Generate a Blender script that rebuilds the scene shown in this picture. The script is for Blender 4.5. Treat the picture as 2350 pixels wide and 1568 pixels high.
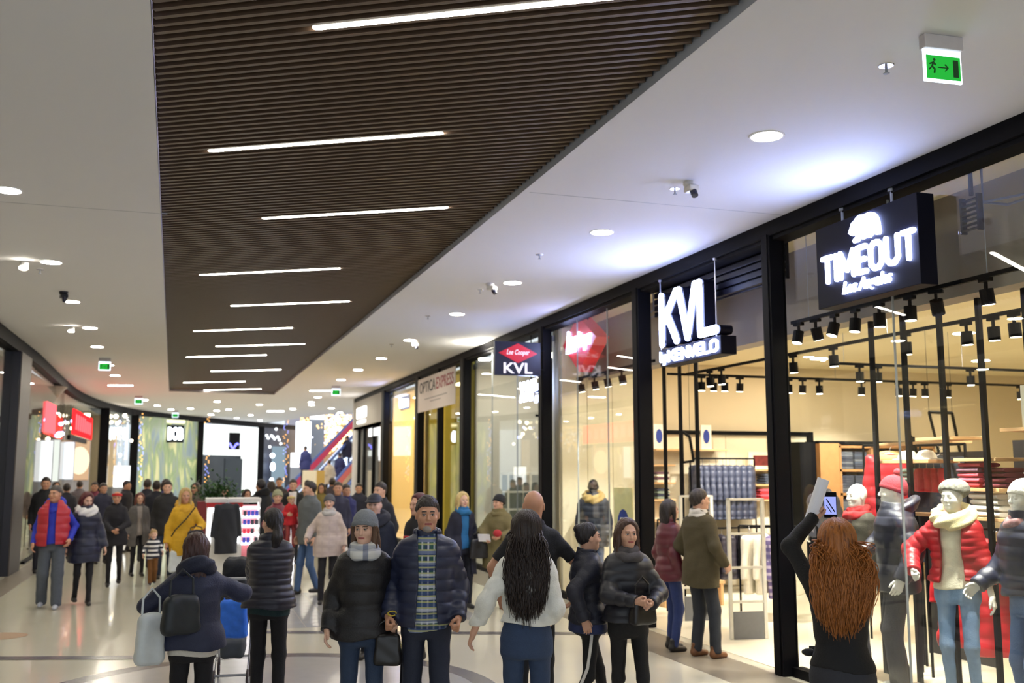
import bpy, math, random
import numpy as np
from mathutils import Vector, Matrix
R = math.radians
for o in list(bpy.data.objects): bpy.data.objects.remove(o, do_unlink=True)
scn = bpy.context.scene
COL = scn.collection
# ------------------------------------------------------------------ camera, world, exposure
CX, CY, CZ = -5.607, -9.007, 2.0
cam = bpy.data.cameras.new('camera'); cam.lens = 35; cam.sensor_width = 36; cam.clip_end = 300
camo = bpy.data.objects.new('camera', cam); COL.objects.link(camo)
camo.location = (CX, CY, CZ); camo.rotation_euler = (R(90+7.38), 0, R(-17.92))
cam.dof.use_dof = True; cam.dof.focus_distance = 6.2; cam.dof.aperture_fstop = 2.3
scn.camera = camo
scn.view_settings.view_transform = 'Standard'; scn.view_settings.look = 'None'
scn.view_settings.gamma = 1; scn.view_settings.exposure = 0.24; scn.view_settings.use_curve_mapping = False
w = bpy.data.worlds.new('world'); scn.world = w; w.use_nodes = True
w.node_tree.nodes['Background'].inputs[0].default_value = (.84, .92, 1, 1)
w.node_tree.nodes['Background'].inputs[1].default_value = 1.08
L_STRIP, L_DOWN, L_SHOP, L_SIGN = 55., 190., 26., 36.

# ------------------------------------------------------------------ materials
def lin(c):
    return tuple((v/12.92 if v <= .04045 else ((v+.055)/1.055)**2.4) for v in [x/255. for x in c])
MATS = {}
def M(name, c, rough=.6, metal=0, emit=0, var=.12, scale=18, bump=0, alpha=None, coat=0, spec=None, bscale=None, stretch=(1, 1, 1), wave=None):
    """procedural principled material; c is an sRGB 0-255 colour; noise varies the colour a little"""
    if name in MATS: return MATS[name]
    m = bpy.data.materials.new(name); m.use_nodes = True; nt = m.node_tree; N = nt.nodes; Lk = nt.links
    b = N['Principled BSDF']; rgb = lin(c)
    tc = N.new('ShaderNodeTexCoord'); mp = N.new('ShaderNodeMapping'); mp.inputs['Scale'].default_value = stretch
    Lk.new(tc.outputs['Object'], mp.inputs[0])
    nz = N.new('ShaderNodeTexNoise'); nz.inputs['Scale'].default_value = scale; nz.inputs['Detail'].default_value = 3
    Lk.new(mp.outputs[0], nz.inputs['Vector'])
    mx = N.new('ShaderNodeMix'); mx.data_type = 'RGBA'
    mx.inputs[6].default_value = (*[v*(1-var) for v in rgb], 1); mx.inputs[7].default_value = (*[min(1, v*(1+var)) for v in rgb], 1)
    Lk.new(nz.outputs[0], mx.inputs[0]); Lk.new(mx.outputs[2], b.inputs['Base Color'])
    b.inputs['Roughness'].default_value = rough; b.inputs['Metallic'].default_value = metal
    if spec is not None: b.inputs['Specular IOR Level'].default_value = spec
    if coat: b.inputs['Coat Weight'].default_value = coat
    if emit:
        b.inputs['Emission Color'].default_value = (*rgb, 1); b.inputs['Emission Strength'].default_value = emit
    if bump:
        n2 = N.new('ShaderNodeTexNoise'); n2.inputs['Scale'].default_value = bscale or scale*4; Lk.new(mp.outputs[0], n2.inputs['Vector'])
        bp = N.new('ShaderNodeBump'); bp.inputs['Strength'].default_value = bump; bp.inputs['Distance'].default_value = .01
        Lk.new(n2.outputs[0], bp.inputs['Height']); Lk.new(bp.outputs[0], b.inputs['Normal'])
    MATS[name] = m; return m
def glass_mat(name, tint=(1, 1, 1), refl=1.0):
    m = bpy.data.materials.new(name); m.use_nodes = True; nt = m.node_tree; N = nt.nodes; Lk = nt.links; N.clear()
    o = N.new('ShaderNodeOutputMaterial'); t = N.new('ShaderNodeBsdfTransparent'); t.inputs[0].default_value = (*tint, 1)
    g = N.new('ShaderNodeBsdfGlossy'); g.inputs['Roughness'].default_value = 0.0
    fr = N.new('ShaderNodeLayerWeight'); fr.inputs[0].default_value = .5
    pw = N.new('ShaderNodeMath'); pw.operation = 'POWER'; pw.inputs[1].default_value = 4; Lk.new(fr.outputs['Facing'], pw.inputs[0])
    ml = N.new('ShaderNodeMath'); ml.operation = 'MULTIPLY_ADD'; ml.inputs[1].default_value = .6; ml.inputs[2].default_value = .035*refl; Lk.new(pw.outputs[0], ml.inputs[0])
    x = N.new('ShaderNodeMixShader'); Lk.new(ml.outputs[0], x.inputs[0]); Lk.new(t.outputs[0], x.inputs[1]); Lk.new(g.outputs[0], x.inputs[2])
    Lk.new(x.outputs[0], o.inputs[0]); MATS[name] = m; return m
GLASS = glass_mat('glass', (.97, .99, .98), 1.6)
def emis(name, c, s):
    if name in MATS: return MATS[name]
    m = bpy.data.materials.new(name); m.use_nodes = True; N = m.node_tree.nodes; N.clear()
    e = N.new('ShaderNodeEmission'); e.inputs[0].default_value = (*lin(c), 1); e.inputs[1].default_value = s
    o = N.new('ShaderNodeOutputMaterial'); m.node_tree.links.new(e.outputs[0], o.inputs[0]); MATS[name] = m; return m
def plaid_mat(name, base, stripes, scl=16.):
    """checked cloth: bands across and along"""
    m = M(name, base, .8); nt = m.node_tree; N = nt.nodes; Lk = nt.links; b = N['Principled BSDF']
    tc = N.new('ShaderNodeTexCoord'); last = None
    for i, (ax, f, c, ph) in enumerate(stripes):
        sp = N.new('ShaderNodeSeparateXYZ'); Lk.new(tc.outputs['Object'], sp.inputs[0])
        a = N.new('ShaderNodeMath'); a.operation = 'MULTIPLY_ADD'; a.inputs[1].default_value = f; a.inputs[2].default_value = ph
        Lk.new(sp.outputs[ax], a.inputs[0])
        s = N.new('ShaderNodeMath'); s.operation = 'SINE'; Lk.new(a.outputs[0], s.inputs[0])
        g = N.new('ShaderNodeMath'); g.operation = 'GREATER_THAN'; g.inputs[1].default_value = .25 + .35*(i % 2); Lk.new(s.outputs[0], g.inputs[0])
        g2 = N.new('ShaderNodeMath'); g2.operation = 'MULTIPLY'; g2.inputs[1].default_value = .72; Lk.new(g.outputs[0], g2.inputs[0])
        x = N.new('ShaderNodeMix'); x.data_type = 'RGBA'; Lk.new(g2.outputs[0], x.inputs[0])
        if last is None: x.inputs[6].default_value = (*lin(base), 1)
        else: Lk.new(last.outputs[2], x.inputs[6])
        x.inputs[7].default_value = (*lin(c), 1); last = x
    Lk.new(last.outputs[2], b.inputs['Base Color']); return m

BLACK = M('black_metal', (8, 8, 13), .6, var=.2, scale=6, spec=.12)
DARKB = M('dark_paint', (12, 12, 26), .45, var=.15, scale=5, spec=.3)
WHITE = M('white_paint', (232, 230, 226), .75, var=.02, scale=3)
CEILM = M('ceiling_paint', (213, 213, 217), .8, var=.015, scale=1.2)
GREYP = M('grey_paint', (150, 154, 164), .6, var=.04, scale=3)
WOODL = M('light_wood', (205, 165, 118), .5, var=.18, scale=9, stretch=(1, 1, 8))
WOODC = M('cubby_wood', (170, 122, 76), .5, var=.18, scale=9)
SLAT = M('slat_wood', (86, 68, 54), .42, var=.22, scale=3, stretch=(1, 6, 1))
SLATB = M('slat_backing', (34, 25, 20), .8)
SKINS = {'a': (206, 160, 135), 'b': (190, 140, 112), 'c': (214, 172, 150), 'm': (236, 234, 226)}
LIP = M('lip', (160, 84, 80), .45); IRIS = M('iris', (38, 28, 24), .2); EYEW = M('eye_white', (186, 176, 170), .4)

# ------------------------------------------------------------------ mesh helpers
def link_mesh(name, verts, faces, mats, parent=None, midx=None, smooth=False):
    me = bpy.data.meshes.new(name); me.from_pydata([tuple(v) for v in verts], [], [tuple(f) for f in faces])
    for m in (mats if isinstance(mats, (list, tuple)) else [mats]): me.materials.append(m)
    if midx is not None: me.polygons.foreach_set('material_index', midx)
    if smooth: me.polygons.foreach_set('use_smooth', [True]*len(me.polygons))
    me.update()
    o = bpy.data.objects.new(name, me); COL.objects.link(o)
    if parent: o.parent = parent
    return o
class MB:
    def __init__(s): s.v = []; s.f = []; s.mi = []; s.cur = 0
    def add(s, vs, fs):
        n = len(s.v); s.v += [tuple(v) for v in vs]; s.f += [tuple(i+n for i in f) for f in fs]; s.mi += [s.cur]*len(fs); return s
    def box(s, x0, x1, y0, y1, z0, z1, mat=None):
        vs = [(x, y, z) for z in (z0, z1) for y in (y0, y1) for x in (x0, x1)]
        if mat is not None: vs = [tuple(mat @ Vector(v)) for v in vs]
        return s.add(vs, [(0, 2, 3, 1), (4, 5, 7, 6), (0, 1, 5, 4), (2, 6, 7, 3), (0, 4, 6, 2), (1, 3, 7, 5)])
    def cyl(s, p0, p1, r, r1=None, n=12, caps=True):
        p0, p1 = Vector(p0), Vector(p1); r1 = r if r1 is None else r1
        d = (p1-p0).normalized(); a = d.orthogonal().normalized(); b = d.cross(a)
        vs = []
        for p, rr in ((p0, r), (p1, r1)):
            for i in range(n):
                t = 2*math.pi*i/n; vs.append(p+a*math.cos(t)*rr+b*math.sin(t)*rr)
        fs = [(i, (i+1) % n, n+(i+1) % n, n+i) for i in range(n)]
        if caps: fs += [tuple(range(n-1, -1, -1)), tuple(range(n, 2*n))]
        return s.add(vs, fs)
    def tube(s, pts, r, n=8, taper=None):
        pts = [Vector(p) for p in pts]; k = len(pts); vs = []; a = None
        for i, p in enumerate(pts):
            d = (pts[min(i+1, k-1)]-pts[max(i-1, 0)]).normalized()
            if a is None: a = d.orthogonal().normalized()
            a = (a-d*a.dot(d)).normalized(); b = d.cross(a)
            rr = r if taper is None else r*taper[i]
            for j in range(n):
                t = 2*math.pi*j/n; vs.append(p+a*math.cos(t)*rr+b*math.sin(t)*rr)
        fs = [(i*n+j, i*n+(j+1) % n, (i+1)*n+(j+1) % n, (i+1)*n+j) for i in range(k-1) for j in range(n)]
        fs += [tuple(range(n-1, -1, -1)), tuple((k-1)*n+j for j in range(n))]
        return s.add(vs, fs)
    def prism(s, pts, z0, z1):
        n = len(pts)
        return s.add([(x, y, z0) for x, y in pts]+[(x, y, z1) for x, y in pts],
                     [tuple(range(n-1, -1, -1)), tuple(range(n, 2*n))]+[(i, (i+1) % n, n+(i+1) % n, n+i) for i in range(n)])
    def lathe(s, prof, c, n=16):
        k = len(prof)
        vs = [(c[0]+r*math.cos(2*math.pi*j/n), c[1]+r*math.sin(2*math.pi*j/n), c[2]+z) for r, z in prof for j in range(n)]
        fs = [(i*n+j, i*n+(j+1) % n, (i+1)*n+(j+1) % n, (i+1)*n+j) for i in range(k-1) for j in range(n)]
        if prof[0][0] < .02 or prof[-1][0] < .02 or len(prof) > 4: fs += [tuple(range(n-1, -1, -1)), tuple((k-1)*n+j for j in range(n))]
        else: fs += [((k-1)*n+j, (k-1)*n+(j+1) % n, (j+1) % n, j) for j in range(n)]
        return s.add(vs, fs)
    def sphere(s, c, r, n=8, m=6, sc=(1, 1, 1)):
        vs = []
        for i in range(m+1):
            ph = math.pi*i/m
            for j in range(n):
                t = 2*math.pi*j/n; vs.append((c[0]+r*sc[0]*math.sin(ph)*math.cos(t), c[1]+r*sc[1]*math.sin(ph)*math.sin(t), c[2]+r*sc[2]*math.cos(ph)))
        return s.add(vs, [(i*n+j, (i+1)*n+j, (i+1)*n+(j+1) % n, i*n+(j+1) % n) for i in range(m) for j in range(n)])
    def build(s, name, mats, parent=None, smooth=False, bevel=0):
        o = link_mesh(name, s.v, s.f, mats, parent, s.mi if isinstance(mats, (list, tuple)) and len(mats) > 1 else None, smooth)
        if bevel:
            b = o.modifiers.new('bevel', 'BEVEL'); b.width = bevel; b.segments = 2; b.limit_method = 'ANGLE'
        return o
def thing(name, label, cat, loc=(0, 0, 0), rz=0, group=None):
    o = bpy.data.objects.new(name, None); COL.objects.link(o); o.location = loc; o.rotation_euler = (0, 0, rz)
    o.empty_display_size = .1
    return tag(o, label, cat, group)
def tag(o, label, cat, group=None):
    o['label'] = label; o['category'] = cat
    if group: o['group'] = group
    return o
def struct(o): o['kind'] = 'structure'; return o
def dup(root, loc, rz=None, label=None, group=None):
    r = root.copy(); COL.objects.link(r); r.location = loc
    if rz is not None: r.rotation_euler = (0, 0, rz)
    if label: r['label'] = label
    if group: r['group'] = group
    for ch in list(root.children):
        c = ch.copy(); COL.objects.link(c); c.parent = r
        for g in ch.children:
            d = g.copy(); COL.objects.link(d); d.parent = c
    return r
ORD = ['nearest', 'second nearest', 'third nearest', 'fourth nearest', 'fifth nearest', 'sixth nearest', 'seventh nearest', 'eighth nearest', 'ninth nearest', 'tenth nearest', 'eleventh nearest', 'twelfth nearest', 'thirteenth nearest', 'fourteenth nearest', 'fifteenth nearest']
NTH = ['first', 'second', 'third', 'fourth', 'fifth', 'sixth', 'seventh', 'eighth', 'ninth', 'tenth', 'eleventh', 'twelfth']
def text(s, o, ux, uz, wd, ht, depth, mat, name, parent=None, shear=0, off=0.0):
    """solid lettering whose box is wd x ht, lower left corner at o, reading along ux"""
    cu = bpy.data.curves.new(name, 'FONT'); cu.body = s; cu.size = 1; cu.shear = shear; cu.offset = off; cu.resolution_u = 4
    t = bpy.data.objects.new(name, cu); COL.objects.link(t); dg = bpy.context.evaluated_depsgraph_get()
    me = bpy.data.meshes.new_from_object(t.evaluated_get(dg)); bpy.data.objects.remove(t)
    vs = np.array([v.co[:] for v in me.vertices]); fs = [tuple(p.vertices) for p in me.polygons]; bpy.data.meshes.remove(me)
    lo = vs.min(0); hi = vs.max(0); q = (vs[:, :2]-lo[:2])/(hi[:2]-lo[:2])*[wd, ht]
    ux, uz, o = Vector(ux), Vector(uz), Vector(o); nn = ux.cross(uz)
    n = len(q); V = [o+ux*a+uz*b+nn*depth for a, b in q]+[o+ux*a+uz*b for a, b in q]
    Fc = list(fs)+[tuple(i+n for i in reversed(f)) for f in fs]
    ed = {}
    for f in fs:
        for a, b in zip(f, f[1:]+f[:1]): ed[(a, b)] = 1
    for a, b in list(ed):
        if (b, a) not in ed: Fc.append((b, a, a+n, b+n))
    return link_mesh(name, V, Fc, mat, parent)

GLY = {'K': (.95, [[(0, 0), (0, 1)], [(1, 1), (.12, .45)], [(.35, .6), (1, 0)]]), 'V': (.9, [[(0, 1), (.5, 0), (1, 1)]]), 'L': (.75, [[(0, 1), (0, 0), (1, 0)]]), 'T': (.85, [[(0, 1), (1, 1)], [(.5, 1), (.5, 0)]]),
       'I': (.0, [[(.5, 0), (.5, 1)]]), 'M': (1.15, [[(0, 0), (0, 1), (.5, .25), (1, 1), (1, 0)]]), 'E': (.7, [[(1, 1), (0, 1), (0, 0), (1, 0)], [(0, .5), (.85, .5)]]), 'O': (.9, [[(.3, 0), (0, .18), (0, .82), (.3, 1), (.7, 1), (1, .82), (1, .18), (.7, 0), (.3, 0)]]),
       'U': (.9, [[(0, 1), (0, .18), (.3, 0), (.7, 0), (1, .18), (1, 1)]]), 'N': (.9, [[(0, 0), (0, 1), (1, 0), (1, 1)]]), 'X': (.85, [[(0, 0), (1, 1)], [(0, 1), (1, 0)]]), 'A': (.95, [[(0, 0), (.5, 1), (1, 0)], [(.2, .33), (.8, .33)]]), 'F': (.7, [[(0, 0), (0, 1), (1, 1)], [(0, .52), (.85, .52)]])}
def blocktext(word, o, ux, uz, wd, ht, st, depth, mat, name, parent=None, gap=.5):
    """condensed block capitals built from thick strokes; box wd x ht, lower left corner at o"""
    ux, uz, o = Vector(ux), Vector(uz), Vector(o); nn = ux.cross(uz).normalized(); b = MB(); n = len(word)
    tot = sum(GLY[c][0] for c in word); g = st*gap; lw = (wd-g*(n-1)-st*n)/tot; x = st/2
    for c in word:
        w_ = GLY[c][0]*lw
        for pl in GLY[c][1]:
            P = [(x+(p[0]*w_ if GLY[c][0] else 0), st/2+p[1]*(ht-st)) for p in pl]
            for (x0, y0), (x1, y1) in zip(P, P[1:]):
                dx, dy = x1-x0, y1-y0; L_ = math.hypot(dx, dy); a, c_ = -dy/L_*st/2, dx/L_*st/2
                q = [(x0+a, y0+c_), (x1+a, y1+c_), (x1-a, y1-c_), (x0-a, y0-c_)]
                b.add([o+ux*u+uz*v for u, v in q]+[o+ux*u+uz*v+nn*depth for u, v in q], [(0, 1, 2, 3), (7, 6, 5, 4), (0, 4, 5, 1), (1, 5, 6, 2), (2, 6, 7, 3), (3, 7, 4, 0)])
            for (x0, y0) in P:
                q = [(x0+st/2*math.cos(R(k*30)), y0+st/2*math.sin(R(k*30))) for k in range(12)]
                b.add([o+ux*u+uz*v for u, v in q]+[o+ux*u+uz*v+nn*(depth*1.003) for u, v in q], [tuple(range(11, -1, -1)), tuple(range(12, 24))]+[(k, (k+1) % 12, 12+(k+1) % 12, 12+k) for k in range(12)])
        x += w_+g+st
    return b.build(name, mat, parent)

# ------------------------------------------------------------------ the hall: floor, ceilings
ZC = 4.55
FLOORM = M('floor_stone', (204, 198, 180), .17, var=.05, scale=1.3, coat=.2)
FLOORG = M('floor_grey_stone', (158, 156, 156), .2, var=.07, scale=6)
FLOORD = M('floor_dark_inlay', (92, 88, 92), .25, var=.08, scale=5)
FLOORT = M('floor_taupe_stone', (128, 120, 108), .3, var=.1, scale=3)
FLOORS = M('shop_floor', (236, 228, 206), .22, var=.04, scale=3)
fl = struct(MB().box(-16, 14, -14, 62, -.1, 0).build('floor', FLOORM))
b = MB().box(-.62, .02, -9, 26.8, -.02, .002); b.build('border_tiles', FLOORT, fl)
b = MB().box(-8.8, -8.35, -9, 30, -.02, .002); b.build('border_tiles', FLOORT, fl)
b = MB()
def ring(b, cx, cy, r0, r1, z, a0=0, a1=360, n=72):
    vs = []; 
    for i in range(n+1):
        t = R(a0+(a1-a0)*i/n)
        for r in (r0, r1): vs += [(cx+r*math.cos(t), cy+r*math.sin(t), z)]
    b.add(vs, [(2*i, 2*i+1, 2*i+3, 2*i+2) for i in range(n)])
ring(b, -4.9, .4, 1.94, 2.15, .004); b.build('ring_inlay', FLOORD, fl)
b = MB(); b.prism([(-4.9+1.97*math.cos(R(i*6)), .4+1.97*math.sin(R(i*6))) for i in range(60)], .001, .003); b.build('disc_inlay', FLOORG, fl)
def lineinlay(p, q, wd, mat, name, z=.0035):
    p, q = Vector((*p, 0)), Vector((*q, 0)); d = (q-p).normalized(); n = Vector((-d.y, d.x, 0))*wd/2
    MB().add([(*(p-n).xy, z), (*(q-n).xy, z), (*(q+n).xy, z), (*(p+n).xy, z)], [(0, 1, 2, 3)]).build(name, mat, fl)
lineinlay((-4.75, 4.13), (-.62, 2.68), .2, FLOORD, 'line_inlay')
lineinlay((-9, 3.62), (-5.9, 2.72), .2, FLOORD, 'line_inlay')
MB().add([(-5.95, 2.72, .002), (-5.95, -3, .002), (-5.3, -3, .002), (-4.75, 4.1, .002), (-5.3, 4.2, .002)], [(0, 1, 2, 3, 4)]).build('grey_band', FLOORG, fl)
b = MB()
for i in range(9):
    for j in range(11):
        if -4.7+.34*i < -1.9: b.box(-4.75+.34*i, -4.75+.34*i+.33, 4.3+.34*j, 4.3+.34*j+.33, .0005, .0025)
b.build('small_tiles', FLOORG, fl)
b = MB(); b.prism([(-8.0+.62*math.cos(R(i*12)), 4.75+.34*math.sin(R(i*12))) for i in range(30)], .001, .004); b.build('oval_inlay', M('floor_tan_inlay', (176, 150, 124), .3), fl)

# ceiling outline follows the left shopfront curve
LC = [(-8.8, -12), (-8.8, 15), (-9.0, 23), (-8.95, 27.3), (-8.55, 31.8), (-7.5, 36.4), (-5.1, 41.1), (-1.95, 46.1), (.2, 49.3), (5, 56)]
def ccat(pts, per=6):
    out = []
    for i in range(len(pts)-1):
        p0 = Vector(pts[max(i-1, 0)]); p1 = Vector(pts[i]); p2 = Vector(pts[i+1]); p3 = Vector(pts[min(i+2, len(pts)-1)])
        for k in range(per):
            t = k/per; out.append(.5*((2*p1)+(p2-p0)*t+(2*p0-5*p1+4*p2-p3)*t*t+(3*p1-p0-3*p2+p3)*t**3))
    out.append(Vector(pts[-1])); return [(p.x, p.y) for p in out]
CURVE = ccat(LC[1:])
# panel corners (near-left, far-left, far-right, near-right)
PNL = [(-5.83, -9), (-6.27, 24.89), (-2.91, 25.35), (-2.72, -9)]
b = MB()
def slab(b, pts, z0=ZC, z1=ZC+.3): b.prism(pts, z0, z1)
slab(b, [(-9.2, -12), (-5.8, -12), PNL[0], PNL[1], (-9.2, 24.89)])
slab(b, [PNL[3], (-2.8, -12), (0.3, -12), (.3, 25.35), PNL[2]])
slab(b, [(-9.2, 24.89), PNL[1], PNL[2], (.3, 25.35), (.3, 27), (3.2, 31), (1.75, 35.9), (.55, 37.0), (-.45, 40.6), (-1.1, 44.8), (-1.9, 48), (-12, 52), (-16, 50), (-16, 24.89)])
struct(b.build('ceiling', CEILM))
b = MB().box(-7, -2, -12, 26, ZC+.26, ZC+.3); struct(b.build('ceiling_backing', SLATB))
# reveal round the sunken slats
MB_r = MB().add([(PNL[3][0]-.004, PNL[3][1], ZC-.001), (PNL[2][0]-.004, PNL[2][1], ZC-.001), (PNL[2][0]-.004, PNL[2][1], ZC+.26), (PNL[3][0]-.004, PNL[3][1], ZC+.26)], [(0, 1, 2, 3)])
struct(MB_r.build('trim_1', GREYP))
MB_r = MB().add([(PNL[0][0]+.004, PNL[0][1], ZC-.001), (PNL[1][0]+.004, PNL[1][1], ZC-.001), (PNL[1][0]+.004, PNL[1][1], ZC+.26), (PNL[0][0]+.004, PNL[0][1], ZC+.26)], [(0, 3, 2, 1)])
struct(MB_r.build('trim_2', M('trim_edge_highlight', (222, 220, 244), .6)))  # lavender-white colour paints in the highlight along the slab edge
MB_r = MB().add([(*PNL[1], ZC-.015), (*PNL[2], ZC-.015), (*PNL[2], ZC+.26), (*PNL[1], ZC+.26)], [(0, 1, 2, 3)])
struct(MB_r.build('trim_3', M('trim_brown', (70, 50, 44), .5)))
# slats, running 30.6 degrees off square across the mall
SA = R(-30.6); sd = Vector((math.cos(SA), math.sin(SA), 0)); sn = Vector((-math.sin(SA), math.cos(SA), 0))
def clipx(y0, x, side):
    (xa, ya), (xb, yb) = (PNL[0], PNL[1]) if side == 0 else (PNL[3], PNL[2])
    # intersect the line p = sn*c + sd*t with the panel edge
    ex, ey = xb-xa, yb-ya; det = sd.x*(-ey)-sd.y*(-ex)
    px, py = sn.x*y0, sn.y*y0; rx, ry = xa-px, ya-py
    t = (rx*(-ey)-ry*(-ex))/det; return t
b = MB(); c = -9.6
while c < 25.4:
    t0, t1 = clipx(c, 0, 0), clipx(c, 0, 1)
    # far edge clip
    pa, pb = sn*c+sd*t0, sn*c+sd*t1
    def yfar(x): return PNL[1][1]+(x-PNL[1][0])*(PNL[2][1]-PNL[1][1])/(PNL[2][0]-PNL[1][0])
    ok = True
    if pa.y > yfar(pa.x):
        if pb.y > yfar(pb.x): ok = False
        else:
            lo, hi = t0, t1
            for _ in range(30):
                m_ = (lo+hi)/2; pm = sn*c+sd*m_
                if pm.y > yfar(pm.x): lo = m_
                else: hi = m_
            t0 = hi
    if ok and t1-t0 > .1:
        A = sn*c+sd*(t0+.012); B = sn*c+sd*(t1-.012); hw = sn*.017
        z0, z1 = ZC+.06, ZC+.12
        b.add([(*(A-hw).xy, z0), (*(B-hw).xy, z0), (*(B+hw).xy, z0), (*(A+hw).xy, z0), (*(A-hw).xy, z1), (*(B-hw).xy, z1), (*(B+hw).xy, z1), (*(A+hw).xy, z1)],
              [(0, 3, 2, 1), (4, 5, 6, 7), (0, 1, 5, 4), (2, 3, 7, 6), (0, 4, 7, 3), (1, 2, 6, 5)])
    c += .093
sl = struct(b.build('ceiling_slats', SLAT))
# grooves between ceiling boards
b = MB().box(-2.7, 0, -.55, -.542, ZC-.0015, ZC+.01); struct(b.build('trim_4', GREYP))
b = MB().box(-8.8, -5.9, 1.32, 1.328, ZC-.0015, ZC+.01); struct(b.build('trim_5', GREYP))

# strip lights
STRIP = emis('strip_glow', (255, 250, 236), L_STRIP)
strips = [((-4.93, -3.38), (-3.36, -4.24)), ((-5.56, -.72), (-3.82, -1.72)), ((-4.96, 1.43), (-3.21, .49)), ((-5.57, 4.79), (-3.83, 3.8)), ((-5.07, 7.32), (-3.32, 6.28)), ((-5.63, 10.56), (-3.87, 9.51)), ((-5.17, 12.86), (-3.4, 11.83)), ((-5.75, 15.2), (-3.98, 14.16)), ((-5.1, 18.55), (-3.36, 17.5)), ((-5.81, 22.41), (-4.07, 21.38)), ((-5.2, 25.0), (-3.45, 24.0))]
root = None
for i, (p, q) in enumerate(strips):
    c = Vector(((p[0]+q[0])/2, (p[1]+q[1])/2, ZC+.07)); cc = c.dot(sn); c += sn*(-9.6+.093*(round((cc+9.6)/.093-.5)+.5)-cc)
    lab = 'long white strip light set in the brown slatted ceiling, %s of eleven' % ORD[i]
    if root is None:
        root = thing('strip_light', lab, 'ceiling light', c, SA, 'strip lights in the slatted ceiling')
        pts = [(-.98+.027*math.cos(R(90+a)), .027*math.sin(R(90+a))) for a in range(0, 181, 30)]+[(.98+.027*math.cos(R(-90+a)), .027*math.sin(R(-90+a))) for a in range(0, 181, 30)]
        MB().prism(pts, -.012, -.004).build('diffuser', STRIP, root)
        MB().box(-1.0, 1.0, -.029, .029, -.004, .05).build('housing', BLACK, root)
    else: dup(root, c, SA, lab)

# round downlights
DOWN = emis('downlight_glow', (255, 248, 228), L_DOWN)
def downlight(c, lab, group):
    r = thing('downlight', lab, 'ceiling light', c, 0, group)
    MB().lathe([(.001, -.004), (.118, -.004), (.118, .02), (.001, .02)], (0, 0, 0), 24).build('diffuser', DOWN, r)
    MB().lathe([(.118, -.006), (.135, -.006), (.138, .004), (.118, .003)], (0, 0, 0), 24).build('rim', WHITE, r)
    return r
rowR = [(-1.47, -2.58), (-1.45, .69), (-1.47, 3.76), (-1.49, 6.66), (-1.53, 10.15), (-1.47, 13.54), (-1.56, 16.29), (-1.56, 19.27), (-1.35, 26.33)]
rowL = [(-7.28, .86), (-7.31, 4.22), (-7.39, 7.27), (-7.38, 10.26), (-7.49, 13.18), (-7.54, 17.0), (-7.57, 19.84), (-7.2, 29.6)]
far = [(-6.84, 32.83), (-6.37, 35.37), (-5.59, 34.49), (-4.51, 35.74), (-4.05, 34.62), (-4.65, 29.75), (-3.03, 31.05), (-1.51, 33.48), (-1.06, 30.69), (-1.27, 29.0), (-2.91, 38.8), (-2.15, 43.67), (-3.41, 41.7), (-4.67, 39.0), (-.06, 32.4), (.73, 35.41)]
d0 = downlight((*rowR[0], ZC), 'round white downlight, nearest in the row beside the right shopfronts', 'downlights of the right row')
for i, p in enumerate(rowR[1:], 1): dup(d0, (*p, ZC), 0, 'round white downlight, %s in the row beside the right shopfronts' % ORD[i])
for i, p in enumerate(rowL): dup(d0, (*p, ZC), 0, 'round white downlight, %s in the row above the left walkway' % ORD[i], 'downlights of the left row')
for i, p in enumerate(sorted(far, key=lambda q: q[0])):
    dup(d0, (*p, ZC), 0, 'small round downlight on the far ceiling beyond the slats, %s from the left' % (NTH+['thirteenth', 'fourteenth', 'fifteenth', 'sixteenth'])[i], 'downlights of the far ceiling')
for i, (x, y, lb) in enumerate([(-1.6, 23.4, 'oblong ceiling light beyond the right downlight row'), (-7.63, 23.2, 'oblong ceiling light at the far end of the left row'), (-2.07, 35.3, 'oblong ceiling light on the far ceiling before the bright hall')]):
    o = thing('oblong_light', lb, 'ceiling light', (x, y, ZC), R(-18))
    pts = [(-.26+.11*math.cos(R(90+a)), .11*math.sin(R(90+a))) for a in range(0, 181, 30)]+[(.26+.11*math.cos(R(-90+a)), .11*math.sin(R(-90+a))) for a in range(0, 181, 30)]
    MB().prism(pts, -.006, .01).build('diffuser', DOWN, o)
    MB().prism([(a*1.06, c_*1.12) for a, c_ in pts], -.004, .008).build('rim', WHITE, o)

# exit signs
GREENE = emis('exit_green', (40, 176, 60), .95); EXITW = emis('exit_white', (225, 240, 255), 2.6); EXITD = M('exit_dark', (18, 80, 26), .6)
def exit_sign(x, y, lab, detail=True):
    r = thing('exit_sign', lab, 'exit sign', (x, y, ZC), R(-4))
    MB().box(-.13, .13, -.03, .03, -.085, 0).build('housing', M('exit_housing', (196, 190, 192), .5), r, bevel=.006)
    MB().box(-.128, .128, -.008, .008, -.285, -.085).build('light_panel', EXITW, r, bevel=.004)
    MB().box(-.114, .116, -.011, .011, -.268, -.125).build('green_face', GREENE, r)
    if detail:
        b = MB()
        b.box(.065, .1, -.0135, .0135, -.25, -.145)
        b.box(-.04, .03, -.0135, .0135, -.2, -.194)
        for s_ in (1, -1): b.tube([(.03, -.0125, -.197), (.008, -.0125, -.197+s_*.02)], .004, 4)
        b.sphere((-.062, -.0125, -.152), .009, 6, 5, (1, .2, 1))
        for q in ([(-.068, -.165), (-.08, -.195)], [(-.08, -.195), (-.062, -.21), (-.066, -.235)], [(-.08, -.195), (-.1, -.215)], [(-.07, -.17), (-.095, -.18)], [(-.07, -.17), (-.055, -.185)]):
            b.tube([(a, -.0125, z) for a, z in q], .006, 4)
        b.build('pictogram', EXITD, r)
    return r
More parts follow.
